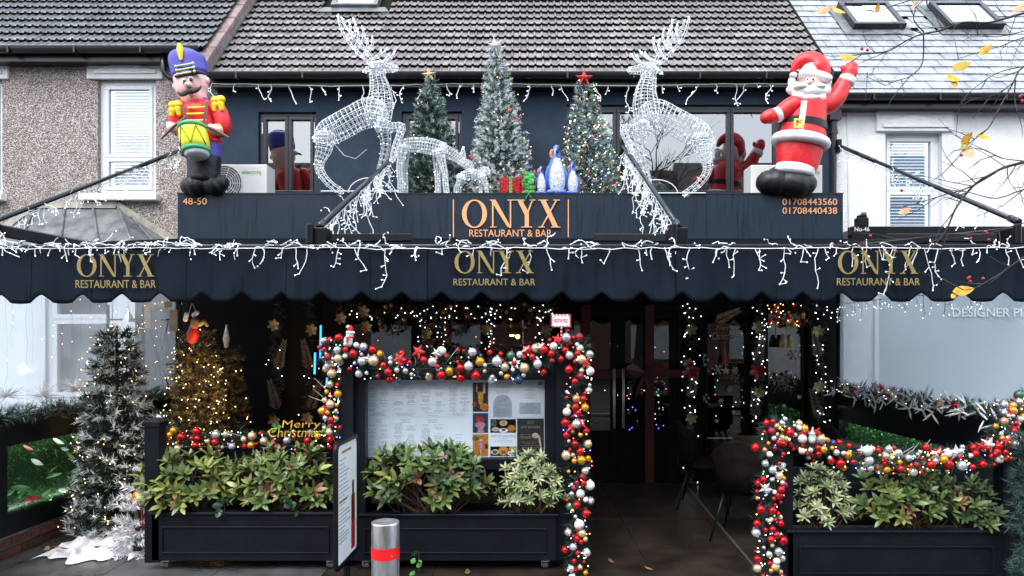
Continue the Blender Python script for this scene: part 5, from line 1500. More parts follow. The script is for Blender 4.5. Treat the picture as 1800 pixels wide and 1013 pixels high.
pg = prect(MC,'menu_page','paper',909,957,671,734,YP-0.003)
prect(MC,'tint_panel','print_pale',913,950,708,728,YP-0.0036,parent=pg); lines(pg,914,949,709,727,2,0.8,YP-0.0044,seed=7); lines(pg,920,945,673,704,2,0.8,YP-0.0036,seed=8)
prect(MC,'stamp','print_grey',946,953,671,677,YP-0.0036,parent=pg)
# pictures
mk('pic_dark',(0.03,0.018,0.012),0.4,var=0.7,scale=50); mk('pic_navy',(0.02,0.035,0.09),0.4,var=0.5,scale=50); mk('pic_orange',(0.55,0.18,0.02),0.4,var=0.3,scale=50)
mk('pic_pink',(0.55,0.25,0.33),0.4,var=0.3,scale=60); mk('pic_red',(0.42,0.03,0.015),0.4,var=0.4,scale=60); mk('pic_green',(0.06,0.12,0.05),0.4,var=0.6,scale=60); mk('pic_cream',(0.62,0.50,0.36),0.4,var=0.3,scale=60); mk('pic_amber',(0.62,0.30,0.04),0.4,var=0.3,scale=60)
def picture(u0,u1,v0,v1,bg,shapes):
    p = prect(MC,'picture',bg,u0,u1,v0,v1,YP-0.003)
    for i,(mat,kind,cu,cv,ru,rv) in enumerate(shapes):
        q = MB(); y = YP-0.0036-0.0006*i
        if kind == 'e': q.ppoly([(cu+ru*math.cos(2*math.pi*k/16),cv+rv*math.sin(2*math.pi*k/16)) for k in range(16)],y,0.0004)
        elif kind == 'r': q.pbox(cu-ru,cu+ru,cv-rv,cv+rv,y,0.0004)
        else: q.ppoly([(cu-ru,cv-rv),(cu+ru,cv-rv),(cu+ru*0.55,cv+rv),(cu-ru*0.55,cv+rv)],y,0.0004)
        q.build('picture_detail',MAT[mat],p)
picture(831,858,673,724,'pic_dark',[('pic_amber','t',845,700,5.5,11),('pic_cream','r',851,683,2,9),('pic_cream','r',838,682,1.2,7),('pic_red','e',834,711,4,5),('pic_orange','e',852,716,7,7),('pic_amber','r',845,714,1,5)])
picture(831,858,726.5,761,'pic_navy',[('pic_red','e',844,738,8,5),('pic_pink','e',844,747,9,5),('pic_red','e',839,734,3,3),('pic_pink','t',845,754,6,5),('pic_pink','r',845,759,6,1.6)])
picture(831,858,763.5,802,'pic_orange',[('pic_green','e',836,771,6,4),('pic_pink','t',845,783,4.2,10),('pic_cream','r',845,795,0.8,4),('pic_dark','r',855,785,3,4),('pic_cream','e',845,774,4.5,1.6)])
pg = prect(MC,'menu_page','paper',861,908,736,803,YP-0.003)
picture(862,907,737,761,'pic_dark',[('pic_green','e',868,744,6,6),('pic_cream','e',885,744,7,5),('pic_amber','e',885,743,4,3),('pic_cream','e',871,755,7,4),('pic_orange','e',899,753,7,6),('paper','e',885,757,8,4),('pic_red','e',885,756,4,2)])
picture(862,907,785,802,'pic_dark',[('pic_cream','e',870,795,7,5),('pic_green','e',870,795,4,3),('pic_amber','e',885,793,9,8),('pic_red','e',885,795,4,3),('pic_amber','e',900,789,6,4),('paper','e',899,797,7,4),('pic_green','e',899,797,4,2)])
q = MB(); text_into(q,'ONYX SET LUNCH MENU',W(863,769,YP-0.0036),(1,0,0),(0,0,1),px(43,YP),px(4,YP),0.0004); q.build('print_lines',MAT['print_grey'],pg)
lines(pg,866,903,771,780,3,1,YP-0.0036,seed=31)
pg = prect(MC,'singers_poster','pic_dark' if False else 'print_black',909,956,736,803,YP-0.003)
q = MB(); text_into(q,'ONYX',W(927,745,YP-0.0036),(1,0,0),(0,0,1),px(12,YP),px(4,YP),0.0004); text_into(q,'LIVE SINGERS',W(916,753,YP-0.0036),(1,0,0),(0,0,1),px(33,YP),px(4,YP),0.0004); q.build('print_lines',MAT['gold_leaf'],pg)
q = MB(); c = W(941,766,YP); q.sphere((c.x,YP-0.004,c.z),(px(6,YP),0.0012,px(5,YP)),12,6); q.ppoly([(945,768),(949,765),(954,800),(952.5,800)],YP-0.0036,0.0004); q.build('microphone_picture',MAT['pic_cream'],pg)
lines(pg,911,938,764,771,1.6,0.9,YP-0.0036,'gold_leaf',0.7,33); lines(pg,912,952,777,798,3.2,0.8,YP-0.0036,'gold_leaf',0.6,34)
q = MB(); q.add([W(640,806,YM-0.02),W(960,806,YM-0.02),W(960,667,YM-0.02),W(640,667,YM-0.02)],[(0,1,2,3)]); q.build('glass_front',MAT['glass_menu'] if 'glass_menu' in MAT else glass('glass_menu',0.0,clear=0.97),MC)

# ================================================================== shrubs
def leaf_mesh(name,mat,L,wd,curl):
    q = MB(); leaf_shape(q,Vector((0,0,0)),Vector((0,0,1)),Vector((1,0,0)),L,wd,0,curl); return q.mesh(name,mat,smooth=True)
RH = {k:[leaf_mesh('leaf',MAT[k],0.098,0.034,c) for c in (0.1,0.25)] for k in ('leaf_a','leaf_b','leaf_c','leaf_d')}
PI = {k:[leaf_mesh('leaf',MAT[k],0.062,0.017,c) for c in (0.15,0.35)] for k in ('leaf_pieris','leaf_pieris_b')}
def shrub(name,label,cat,cu,Y,zb,rx,ry,rz,n,seed,kinds,per,lib,up=0.6,vbase=None,sc_=1.0,limit=300):
    r = random.Random(seed); base = Vector(((cu-CX)*Y/F,Y,zb)); T = thing(name,label,cat,base,'shrubs in the planters')
    st = MB(); rest = MB(); cnt = 0; spots=[]
    tries = 0
    while len(spots) < n and tries < 6000:
        tries += 1
        th = r.uniform(0,2*math.pi); ph = math.acos(r.uniform(-0.25,1)); k = r.uniform(0.72,1.04)
        d = Vector((math.sin(ph)*math.cos(th),math.sin(ph)*math.sin(th),math.cos(ph)))
        if d.y > 0.35: continue
        c = base+Vector((d.x*rx*k,d.y*ry*k,rz*0.42+d.z*rz*0.58*k+r.uniform(-0.03,0.03)))
        if any((c-s[0]).length < 0.05*sc_ for s in spots): continue
        spots.append((c,d))
    spots.sort(key=lambda s:s[0].y)
    for c,d in spots:
        b0 = base+Vector((r.uniform(-0.5,0.5)*rx,r.uniform(-0.4,0.4)*ry,-0.02)); md = b0.lerp(c,0.55)+Vector((0,0,-0.02))
        st.tube([b0,md,c],[0.006,0.005,0.0035],5)
        axis = (d*0.75+Vector((0,-0.25,up))+Vector((r.uniform(-0.3,0.3),r.uniform(-0.3,0.3),0))).normalized()
        s1 = axis.orthogonal().normalized(); s2 = axis.cross(s1); m0 = per+r.randint(-1,2); a0 = r.random()*6.28
        k1 = r.choices(list(kinds),weights=list(kinds.values()))[0]
        for i in range(m0):
            a = a0+2.4*i; spread = 0.45+0.75*i/m0
            dv = (axis*math.cos(spread)+(s1*math.cos(a)+s2*math.sin(a))*math.sin(spread)).normalized()
            side = dv.cross(axis)
            if side.length < 1e-3: continue
            side.normalize(); nn = side.cross(dv)
            kk = k1 if r.random() < 0.8 else r.choices(list(kinds),weights=list(kinds.values()))[0]
            me = r.choice(lib[kk]); s_ = sc_*r.uniform(0.75,1.15)
            rot = Matrix((side,nn,dv)).transposed()
            mt = Matrix.Translation(c-axis*0.008*i/m0) @ rot.to_4x4() @ Matrix.Scale(s_,4)
            if cnt < limit:
                o = link('leaf',me,T); o.matrix_parent_inverse = Matrix.Translation(-T.location); o.matrix_basis = mt; cnt += 1
            else:
                b = len(rest.v); rest.v.extend([tuple(mt @ v.co) for v in me.vertices])
                for p in me.polygons: rest.f.append(tuple(b+i_ for i_ in p.vertices)); rest.m.append(list(kinds).index(kk))
    st.build('stems',MAT['stem'],T,kind='stuff')
    if rest.v: rest.build('inner_leaves',[lib[k][0].materials[0] for k in kinds],T,kind='stuff')
    return T
ZT = W(0,905,5.05).z-0.05
shrub('shrub','yellow-green rhododendron shrub beside the planter post below the bauble garland','shrub',330,5.22,ZT,0.34,0.20,0.46,62,41,{'leaf_b':4,'leaf_a':3,'leaf_d':0.7},8,RH)
shrub('shrub','yellow-green rhododendron shrub behind the poster stand','shrub',500,5.24,ZT,0.42,0.20,0.50,68,42,{'leaf_b':3,'leaf_a':4,'leaf_d':0.8},8,RH)
shrub('shrub','broad-leaved dark green rhododendron shrub in front of the menu case','shrub',748,5.18,ZT,0.44,0.20,0.54,66,43,{'leaf_a':4,'leaf_c':3,'leaf_b':1,'leaf_d':1.0},8,RH,sc_=1.12)
shrub('pieris_shrub','pale green fine-leaved shrub in the menu planter','shrub',940,5.16,ZT-0.02,0.26,0.18,0.52,62,44,{'leaf_pieris':4,'leaf_pieris_b':2},12,PI)
ZT3 = W(0,937,4.6).z-0.05
shrub('pieris_shrub','cream-edged fine-leaved shrub beside the entrance walkway','shrub',1440,4.76,ZT3,0.20,0.16,0.46,38,45,{'leaf_pieris':2,'leaf_pieris_b':4},12,PI)
shrub('shrub','green rhododendron shrub between the cream-edged shrub and the small shrub','shrub',1590,4.76,ZT3,0.33,0.18,0.50,58,46,{'leaf_a':4,'leaf_c':2,'leaf_b':2,'leaf_d':0.5},8,RH,sc_=0.92)
shrub('shrub','small dark green shrub beside the pine garland column','shrub',1716,4.76,ZT3,0.22,0.16,0.34,40,47,{'leaf_c':4,'leaf_a':3,'leaf_d':0.3},8,RH,sc_=0.78)
def little_plant(label,u,v,Y,n,mat,L,seed):
    r = random.Random(seed); c = W(u,v,Y); T = thing('creeper',label,'plant',(c.x,Y,max(c.z-0.08,0)))
    s = MB(); s.tube([c+Vector((0,0.03,-0.07)),c+Vector((0,0,0.1))],0.003,5); s.build('stem',MAT['stem'],T)
    for i in range(n):
        a = r.uniform(0,6.28); d = Vector((math.cos(a),-0.6,math.sin(a)*0.8)).normalized(); q = MB()
        leaf_shape(q,c+Vector((r.uniform(-0.03,0.03),0,r.uniform(-0.04,0.09))),d,d.cross(Vector((0,-1,0.2))).normalized(),L*r.uniform(0.8,1.2),L*0.75); q.build('leaf',mat,T)
little_plant('dark ivy spilling over the rim of the low planter',393,899,5.04,8,MAT['leaf_ivy'],0.07,1)
little_plant('dark ivy trailing behind the poster stand shrub',510,893,5.04,7,MAT['leaf_ivy'],0.07,2)
little_plant('bright green weed sprouting under the menu planter',736,995,4.98,7,MAT['leaf_bright'],0.05,3)

# ================================================================== bauble garlands
bau = MB(); bau.sphere((0,0,0),1.0,16,10); cap_ = MB()
BK = ['b_red','b_red','b_red','b_red','b_darkred','b_gold','b_champ','b_silver','b_pearl','b_silver']
BM = {}
for k in set(BK+['b_green','b_blue','b_copper']):
    q = MB(); q.sphere((0,0,0),1.0,16,10); q.tube([(0,0,0.95),(0,0,1.18)],0.22,8); BM[k] = q.mesh('bauble',MAT[k],smooth=True)
# ribbed bauble
q = MB()
for k in range(7):
    pass
def ribbed(mat):
    q = MB(); rings=[]
    for i in range(1,20):
        th = math.pi*i/20; rr = (1+0.06*math.cos(i*2.6))*math.sin(th); rings.append([Vector((rr*math.cos(2*math.pi*k/14),rr*math.sin(2*math.pi*k/14),-math.cos(th))) for k in range(14)])
    q.loft(rings); return q.mesh('bauble',mat,smooth=True)
BM['rib'] = ribbed(MAT['b_pearl']); BM['rib2'] = ribbed(MAT['b_silver'])
SM = {}
for k in ('star_red','star_silver'):
    q = MB(); star_mesh(q,(0,0,0),1.0,0.42,5,0.22); SM[k] = q.mesh('star',MAT[k])
def path_pts(P, n):
    L=[0]
    for i in range(len(P)-1): L.append(L[-1]+(P[i+1]-P[i]).length)
    out=[]
    for k in range(n):
        s = L[-1]*k/(n-1)
        for i in range(len(P)-1):
            if s <= L[i+1]+1e-9:
                out.append(P[i].lerp(P[i+1],(s-L[i])/max(L[i+1]-L[i],1e-9))); break
    return out
def garland(label,pxp,rad,nb,nstar,seed,rb=(0.026,0.036),nbulb=60,kinds=None,group='bauble garlands',needles=('needle_dark','needle','needle_blue'),dens=1.0,twigs=0,world=False,starkinds=('star_red','star_silver')):
    r = random.Random(seed)
    P = pxp if world else [W(*p) for p in pxp]
    T = thing('bauble_garland',label,'garland',P[0],group)
    L = sum((P[i+1]-P[i]).length for i in range(len(P)-1))
    pts = path_pts(P,max(8,int(L/0.02)))
    mb = MB()
    for i in range(int(L*110*dens)):
        p = r.choice(pts); a = r.uniform(0,6.28); d = Vector((r.uniform(-1,1),r.uniform(-1,0.6),r.uniform(-1,1)))
        if d.length < 0.1: continue
        tuft(mb,p,d,rad*0.95,18,0.055,r,lambda g:g.choice((0,0,1,2)),0.005)
    mb.build('pine_foliage',[MAT[k] for k in needles],T,kind='stuff')
    placed=[]; tries=0; kinds = kinds or BK
    while len(placed) < nb and tries < nb*60:
        tries += 1
        p = r.choice(pts); i = pts.index(p); tg = (pts[min(i+2,len(pts)-1)]-pts[max(i-2,0)]).normalized()
        o = Vector((0,-1,0)); s = tg.cross(o)
        if s.length < 0.1: s = Vector((1,0,0))
        s.normalize(); a = r.uniform(-1,1)
        rr = r.uniform(*rb)*r.choice((1.08,1,1,0.75,0.6,0.5))
        c = p+s*a*rad*1.02+o*(math.sqrt(max(0,1-a*a))*rad*0.75+0.015+r.uniform(-0.01,0.02))
        if any((c-q_).length < (rr+r2)*0.86 for q_,r2 in placed): continue
        placed.append((c,rr))
        k = r.choice(kinds)
        if k == 'b_pearl' and r.random() < 0.6: k = 'rib'
        if k == 'b_silver' and r.random() < 0.3: k = 'rib2'
        if r.random() < 0.03: k = r.choice(('b_green','b_blue','b_copper'))
        ob = link('bauble',BM[k],T); ob.location = c; ob.scale = (rr,rr,rr); ob.rotation_euler = (r.uniform(-0.6,0.6),r.uniform(-0.6,0.6),r.uniform(0,6))
    for i in range(nstar):
        p = r.choice(pts)+Vector((r.uniform(-0.5,0.5)*rad,-rad*0.9,r.uniform(0.2,1.1)*rad)); ob = link('star',SM[r.choice(starkinds)],T)
        s_ = r.uniform(0.04,0.06); ob.location = p; ob.scale = (s_,s_,s_); ob.rotation_euler = (r.uniform(-0.4,0.4),r.uniform(-0.6,0.6),r.uniform(-0.5,0.5))
    b = MB(); cols = [MAT[k] for k in ('bulb_blue','bulb_warm','bulb_green','bulb_white','bulb_amber','bulb_red')]
    for i in range(nbulb):
        p = r.choice(pts)+Vector((r.uniform(-1.1,1.1)*rad,-rad*r.uniform(0.5,1.1),r.uniform(-1.15,0.9)*rad)); b.octa(p,0.0042,r.choice((0,0,1,2,3,3,4,5)))
    b.build('bulb_cluster',cols,T,kind='stuff')
    if twigs:
        w = MB()
        for i in range(twigs):
            p = r.choice(pts); d = Vector((r.uniform(-1,1),-0.4,r.uniform(0.2,1.2))).normalized(); ln = r.uniform(0.10,0.2); w.tube([p,p+d*ln*0.6,p+d*ln+Vector((r.uniform(-0.03,0.03),0,0.01))],[0.003,0.0025,0.001],4)
        w.build('twig_spray',MAT['twig_white'],T)
    return T
G1 = garland('thick bauble garland lying along the top of the menu case',[(572,625,5.12),(600,612,5.08),(630,630,5.08),(680,648,5.08),(760,640,5.08),(830,640,5.08),(900,648,5.08),(960,628,5.08),(1000,605,5.08),(1022,604,5.08)],0.10,100,9,61,nbulb=70,twigs=12)
G2 = garland('bauble garland hanging down the menu case post beside the doorway',[(1020,612,5.04),(1014,690,5.03),(1010,760,5.03),(1018,830,5.03),(1016,900,5.03),(1014,960,5.03),(1008,1010,5.03)],0.085,76,6,62,nbulb=90,starkinds=('star_red',))
G3 = garland('short bauble garland hanging on the menu case post behind the poster stand',[(586,632,5.12),(590,670,5.10),(585,700,5.10),(578,735,5.10),(590,760,5.12)],0.055,22,1,63,nbulb=60,twigs=8,kinds=['b_champ','b_gold','b_red','b_champ','b_silver'])
G4 = garland('bauble garland along the back of the low planter below the gold greeting',[(284,735,5.45),(300,775,5.42),(360,772,5.42),(430,768,5.42),(500,775,5.42),(560,768,5.42),(600,772,5.42)],0.07,48,0,64,nbulb=60,kinds=['b_red','b_red','b_red','b_red','b_gold','b_champ','b_silver'],twigs=4)
G5 = garland('bauble garland hanging down the planter post beside the chairs',[(1362,742,4.56),(1350,790,4.55),(1352,850,4.55),(1344,900,4.55),(1350,950,4.55),(1348,1012,4.55)],0.088,72,1,65,rb=(0.022,0.032),nbulb=80)
G6 = garland('bauble garland sagging between the two posts of the planter with three shrubs',[(1362,742,4.56),(1400,770,4.6),(1450,795,4.62),(1540,808,4.62),(1640,808,4.62),(1710,805,4.62),(1755,790,4.6)],0.085,104,9,66,rb=(0.022,0.032),nbulb=80,twigs=7)
G7 = garland('bauble garland rising over the planter post to the side wall below the milky screen',[(1745,800,4.58),(1755,765,4.62),(1765,735,4.75),(1785,715,4.9),(1815,700,4.95)],0.09,46,3,67,rb=(0.022,0.032),nbulb=40,kinds=['b_red','b_red','b_silver','b_gold','b_champ'])
# pine column at the edge
G8 = garland('plain green pine garland column beside the small dark shrub',[(1800,760,4.5),(1792,850,4.48),(1796,940,4.48),(1790,1030,4.48)],0.075,0,0,68,nbulb=0,group='pine garlands',needles=('needle_blue','needle','needle_blue'),dens=1.6)
# side wall garlands
G9 = garland('pine garland with white icicle ornaments along the wall under the milky screen',[Vector((XR-0.02,y,1.16+0.02*math.sin(y*5))) for y in (8.0,7.4,6.8,6.2,5.6,5.0)],0.08,26,3,69,nbulb=90,group='pine garlands',kinds=['b_red','b_copper','b_red','b_silver'],world=True,dens=1.2)
q = MB()
for i in range(130):
    y = 5.0+3.0*rnd.random()**1.4; p = Vector((XR-0.06-rnd.uniform(0,0.08),y,1.14+rnd.uniform(-0.08,0.08))); d = Vector((rnd.uniform(-0.6,0.2),rnd.uniform(-1,1),rnd.uniform(-0.8,0.8))).normalized(); q.tube([p,p+d*0.06,p+d*0.12],[0.006,0.010,0.001],5)
q.build('icicle_ornaments',MAT['star_silver'],G9,kind='stuff')
G10 = garland('frosted pine garland along the wall under the clear screen',[Vector((XL+0.0,y,1.12+0.02*math.sin(y*4))) for y in (8.0,7.2,6.4,5.6,4.9,4.4)],0.085,0,0,70,nbulb=0,group='pine garlands',needles=('needle_dark','flock_dim','needle'),world=True,dens=1.3)
for k,(y,z,rr) in enumerate(((5.35,1.27,0.12),(5.75,1.24,0.12),(6.2,1.26,0.13),(5.1,1.2,0.1),(6.9,1.25,0.1))):
    q = MB(); c = Vector((XL-0.0,y,z))
    for i in range(70):
        d = Vector((rnd.uniform(-1,1),rnd.uniform(-1,1),rnd.uniform(-0.3,1))).normalized(); q.tube([c,c+d*rr*1.25*rnd.uniform(0.6,1)],[0.004,0.0015],3)
    tag(q.build('spiky_burst',MAT['flock_white']),'white spiky tinsel burst standing on the frosted wall garland','ornament','white tinsel bursts')

# snowman, signs and other toppers
SN = thing('snowman_ornament','small white snowman in a red hat on top of the menu case post','ornament',W(614,608,5.05))
pb(SN,'body','fab_white',[[(612,603,8),(612,598,8)],[(615,590,6.5),(615,586,6.5)]],5.04); pb(SN,'hat','star_red',[[(616,583,6),(616,577,5)]],5.04); pb(SN,'hat_trim','fab_white',[[(610,584,2),(622,585,2)],[(611,575,2.5),(612,574,2.5)]],5.02,n=8); pb(SN,'scarf','star_red',[[(609,594,1.8),(621,593,1.8)],[(611,595,1.8),(609,603,1.5)]],5.0,n=8)
q = MB()
for u,v in ((613,587),(617,587),(615,590)): q.sphere(W(u,v,5.008),0.004,6,4)
q.build('face',MAT['print_black'],SN)
NP = thing('north_pole_sign','small red and white striped NORTH POLE sign on a striped stick','sign',W(987,600,5.06))
q = MB(); q.pbox(969,1003,553,575,5.02,0.012); q.build('panel',MAT['fab_white'],NP,bevel=0.01)
q = MB()
for k in range(22):
    t = k/22*4
    u,v = ((969+34*(t%1),553.2) if t<1 else (1002.6,553+22*(t%1)) if t<2 else (1003-34*(t%1),574.6) if t<3 else (969.4,575-22*(t%1)))
    q.pbox(u-1.2,u+1.2,v-1.5,v+1.5,5.013,0.006)
for k in range(5): q.pbox(985,988.6,578+k*6,581+k*6,5.018,0.016)
q.build('stripe',MAT['star_red'],NP)
q = MB(); q.tube([W(986.8,575,5.028),W(986.8,612,5.028)],0.0065,8); q.build('stick',MAT['fab_white'],NP)
q = MB(); text_into(q,'NORTH POLE',W(974,567.5,5.0195),(1,0,0),(0,0,1),px(24,5.02),px(7,5.02),0.002); q.build('lettering',MAT['star_red'],NP)
MX = thing('gold_greeting','gold glitter Merry Christmas lettering standing on the low planter garland','ornament',W(530,765,5.36))
q = MB(); text_into(q,'Merry',W(496,756,5.33),(1,0,0),(0,0,1),px(66,5.33),px(17,5.33),0.012,shear=0.15); text_into(q,'Christmas',W(472,768,5.33),(1,0,0),(0,0,1),px(92,5.33),px(16,5.33),0.012,shear=0.15); q.build('lettering',MAT['gold_glitter'],MX)
for u in (486,573):
    q = MB()
    for a in (0.3,2.2,4.0): 
        d = Vector((math.cos(a),-0.2,math.sin(a))).normalized(); leaf_shape(q,W(u,752,5.33),d,d.cross(Vector((0,-1,0))).normalized(),0.05,0.03)
    q.build('holly_leaf',MAT['foil_green'],MX)
TB = thing('blue_light_tubes','bright blue meteor light tubes hanging beside the menu case garland','string lights',W(560,700,5.6))
for u,v0,v1 in ((564,572,630),(554,620,658),(574,618,648),(575,664,680)):
    q = MB(); q.tube([W(u,v0,5.6),W(u-1,v1,5.6)],0.008,6); q.build('tube',MAT['tube_blue'],TB)
q = MB(); q.tube([W(571,530,5.6),W(566,575,5.6),W(572,620,5.6),W(575,664,5.6)],0.003,4); q.build('cable',MAT['black_metal'],TB)

# ================================================================== shopfront decorations
def dim_plume(mb,c,L,d,r):
    d = d.normalized(); sd = d.cross(Vector((0,-1,0))).normalized()
    for i in range(12):
        t = i/12
        for s in (-1,1):
            dv = (d*0.8+sd*s*0.8*(1-0.4*t)).normalized(); leaf_shape(mb,c+d*L*t,dv,dv.cross(Vector((0,-1,0))).normalized(),0.10*(1.1-0.6*t),0.015)
def poinsettia(T,name,c,rr,mat):
    q = MB()
    for k in range(6):
        a = 2*math.pi*k/6+0.3; d = Vector((math.cos(a),-0.35,math.sin(a))).normalized(); leaf_shape(q,c,d,d.cross(Vector((0,-1,0))).normalized(),rr,rr*0.55)
    q.build(name,mat,T)
def pillar_garland(label,u,v0,v1,Y,seed,lit,flowers,plumes,needles=('needle_dark','dim_leaf','needle_dark'),red=None):
    r = random.Random(seed); T = thing('pillar_garland',label,'garland',W(u,v1,Y),'garlands on the shopfront pillars')
    mb = MB(); P = [W(u+4*math.sin(k),v0+(v1-v0)*k/12,Y) for k in range(13)]; pts = path_pts(P,80)
    for i in range(150): tuft(mb,r.choice(pts),Vector((r.uniform(-1,1),r.uniform(-1,0.2),r.uniform(-1,1))),0.07,10,0.05,r,lambda g:g.choice((0,1,2)),0.006)
    mb.build('pine_foliage',[MAT[k] for k in needles],T,kind='stuff')
    for v in plumes:
        q = MB(); dim_plume(q,W(u,v,Y-0.07),0.36,Vector((r.uniform(-0.4,0.4),0,1)),r); q.build('gold_plume',MAT['dim_leaf'],T)
    for v in flowers: poinsettia(T,'gold_poinsettia',W(u+r.uniform(-6,6),v,Y-0.1),0.085,MAT['gold_leaf'])
    if red: poinsettia(T,'red_poinsettia',W(u,red,Y-0.1),0.12,MAT['b_darkred'])
    if lit:
        b = MB()
        for i in range(lit): b.octa(r.choice(pts)+Vector((r.uniform(-0.11,0.11),-0.09,r.uniform(-0.03,0.03))),0.0055)
        b.build('bulb_cluster',MAT['bulb_white'],T,kind='stuff')
    return T
YG = YS-0.03
pillar_garland('white-lit garland with pale flowers on the pillar beside the double doors',1212,536,850,YG,81,60,(580,640,735),(700,790),red=652)
pillar_garland('white-lit garland with pale flowers on the pillar between the two narrow windows',1330,536,745,YG,82,48,(575,690),(640,735),red=652)
pillar_garland('white-lit garland with gold flowers on the pillar beside the milky screen',1440,536,745,YG,83,40,(582,680),(630,735))
pillar_garland('dim garland with gold leaves on the dark wall beside the slim trees',488,536,745,YG,84,6,(572,740),(650,720))
pillar_garland('dim garland with gold leaves on the dark wall beside the blue light tubes',545,536,745,YG,85,6,(580,735),(650,720))
SW = thing('swag_garland','dark swag garland with lights and gold flowers above the shop window','garland',W(790,550,YG))
r = random.Random(90); mb = MB(); b = MB(); pts = path_pts([W(600+38*k,540+10*math.sin(k*1.3)**2,YG) for k in range(11)],120)
for i in range(340): tuft(mb,r.choice(pts)+Vector((0,0,r.uniform(-0.06,0.06))),Vector((r.uniform(-1,1),r.uniform(-1,0.2),r.uniform(-1,0.5))),0.09,10,0.05,r,lambda g:g.choice((0,1,2)),0.006)
mb.build('pine_foliage',[MAT[k] for k in ('needle_dark','dim_leaf','needle_brown')],SW,kind='stuff')
for i in range(50): b.octa(r.choice(pts)+Vector((0,-0.11,r.uniform(-0.12,0.06))),0.0055,0 if r.random() < 0.7 else 1)
for u in (742,775,855,862,950):   # hanging drops
    for k in range(13): b.octa(W(u+r.uniform(-9,9),545+k*5.5+r.uniform(-3,3),YG-0.08),0.0055,0 if r.random() < 0.85 else 1)
b.build('bulb_cluster',[MAT['bulb_white'],MAT['bulb_warm']],SW,kind='stuff')
for u,v in ((645,575),(750,588),(855,580),(600,560),(960,582),(640,548)): poinsettia(SW,'gold_poinsettia',W(u,v,YG-0.1),0.085,MAT['gold_leaf'])
for u,v,lb in ((690,560,'dark christmas wreath in the shop window beside the blue light tubes'),(800,560,'dark christmas wreath in the shop window between the other two wreaths'),(912,556,'dark christmas wreath in the shop window above the glowing lantern')):
    WR = thing('wreath',lb,'wreath',W(u,v,YG-0.02),'wreaths in the shop window')
    mb = MB(); c = W(u,v,YG-0.06); ring=[c+Vector((0.15*math.cos(6.28*k/40),0,0.15*math.sin(6.28*k/40))) for k in range(40)]
    for i in range(110): tuft(mb,r.choice(ring),Vector((r.uniform(-1,1),r.uniform(-1,0.1),r.uniform(-1,1))),0.06,9,0.04,r,lambda g:g.choice((0,1)),0.006)
    mb.build('pine_foliage',[MAT['needle_dark'],MAT['needle_brown']],WR,kind='stuff')
    for k in range(9):
        ob = link('bauble',BM[r.choice(('b_darkred','b_copper','b_gold'))],WR); ob.location = r.choice(ring)+Vector((0,-0.07,0)); ob.scale=(0.022,)*3
LN = thing('lantern_glow','warm glowing lantern behind the garland in the shop window','lantern',W(909,592,8.6))
q = MB(); q.sphere(W(910,592,8.6),0.028,10,6); q.build('flame',MAT['bulb_amber'],LN); q = MB(); q.tube([W(910,605,8.6),W(910,598,8.6)],0.06,10); q.tube([W(910,580,8.6),W(910,572,8.6)],[0.06,0.02],10); q.build('case',MAT['dark_frame'],LN)
# right window bunch of decorations
BC = thing('ornament_bunch','cluster of red, copper and gold baubles hanging above the pale window','ornament',W(1385,560,YG))
mb = MB()
for i in range(90): tuft(mb,W(1386+r.uniform(-34,34),552+r.uniform(-16,20),YG-0.05),Vector((r.uniform(-1,1),-0.5,r.uniform(-1,1))),0.07,9,0.05,r,lambda g:g.choice((0,1)),0.006)
mb.build('pine_foliage',[MAT['needle_dark'],MAT['needle_brown']],BC,kind='stuff')
for i in range(30):
    ob = link('bauble',BM[r.choice(('b_darkred','b_red','b_copper','b_gold'))],BC); ob.location = W(1386+r.uniform(-34,34),554+r.uniform(-18,20),YG-0.12); ob.scale=(r.uniform(0.015,0.03),)*3
b = MB()
for i in range(20): b.octa(W(1386+r.uniform(-40,34),552+r.uniform(-18,22),YG-0.15),0.0055)
b.build('bulb_cluster',MAT['bulb_warm'],BC,kind='stuff')
HB = thing('hanging_bells','pair of small green bells hanging in front of the pale window','ornament',W(1382,600,YG-0.02))
q = MB()
for u in (1377,1388): q.tube([W(u,588,YG-0.06),W(u,600,YG-0.06),W(u,611,YG-0.06)],[0.02,0.045,0.055],10)
q.build('bell',MAT['gold_leaf'],HB,smooth=True)
q = MB(); q.tube([W(1382,566,YG-0.06),W(1382,590,YG-0.06)],0.004,4); q.build('hanger',MAT['dim_leaf'],HB)
# door ribbon
RB = thing('door_ribbon','dark red ribbon cross with bow tied over the double doors','ribbon',(W(1100,0,YS).x,YS-0.02,1))
q = MB(); q.pbox(1022,1038,536,852,YS-0.012,0.004); q.build('band',MAT['ribbon_red'],RB)
q = MB(); q.pbox(1134,1150,536,852,YS-0.012,0.004); q.build('band',MAT['ribbon_red'],RB)
q = MB(); q.pbox(1030,1205,650,664,YS-0.018,0.004); q.build('band',MAT['ribbon_red'],RB)
q = MB()
for s in (-1,1): leaf_shape(q,W(1133,656,YS-0.05),Vector((s,-0.2,0.25)).normalized(),Vector((0,0,1)),0.26,0.16); leaf_shape(q,W(1133,658,YS-0.05),Vector((s*0.4,-0.2,-1)).normalized(),Vector((1,0,0)),0.3,0.07)
q.build('bow',MAT['ribbon_red'],RB)
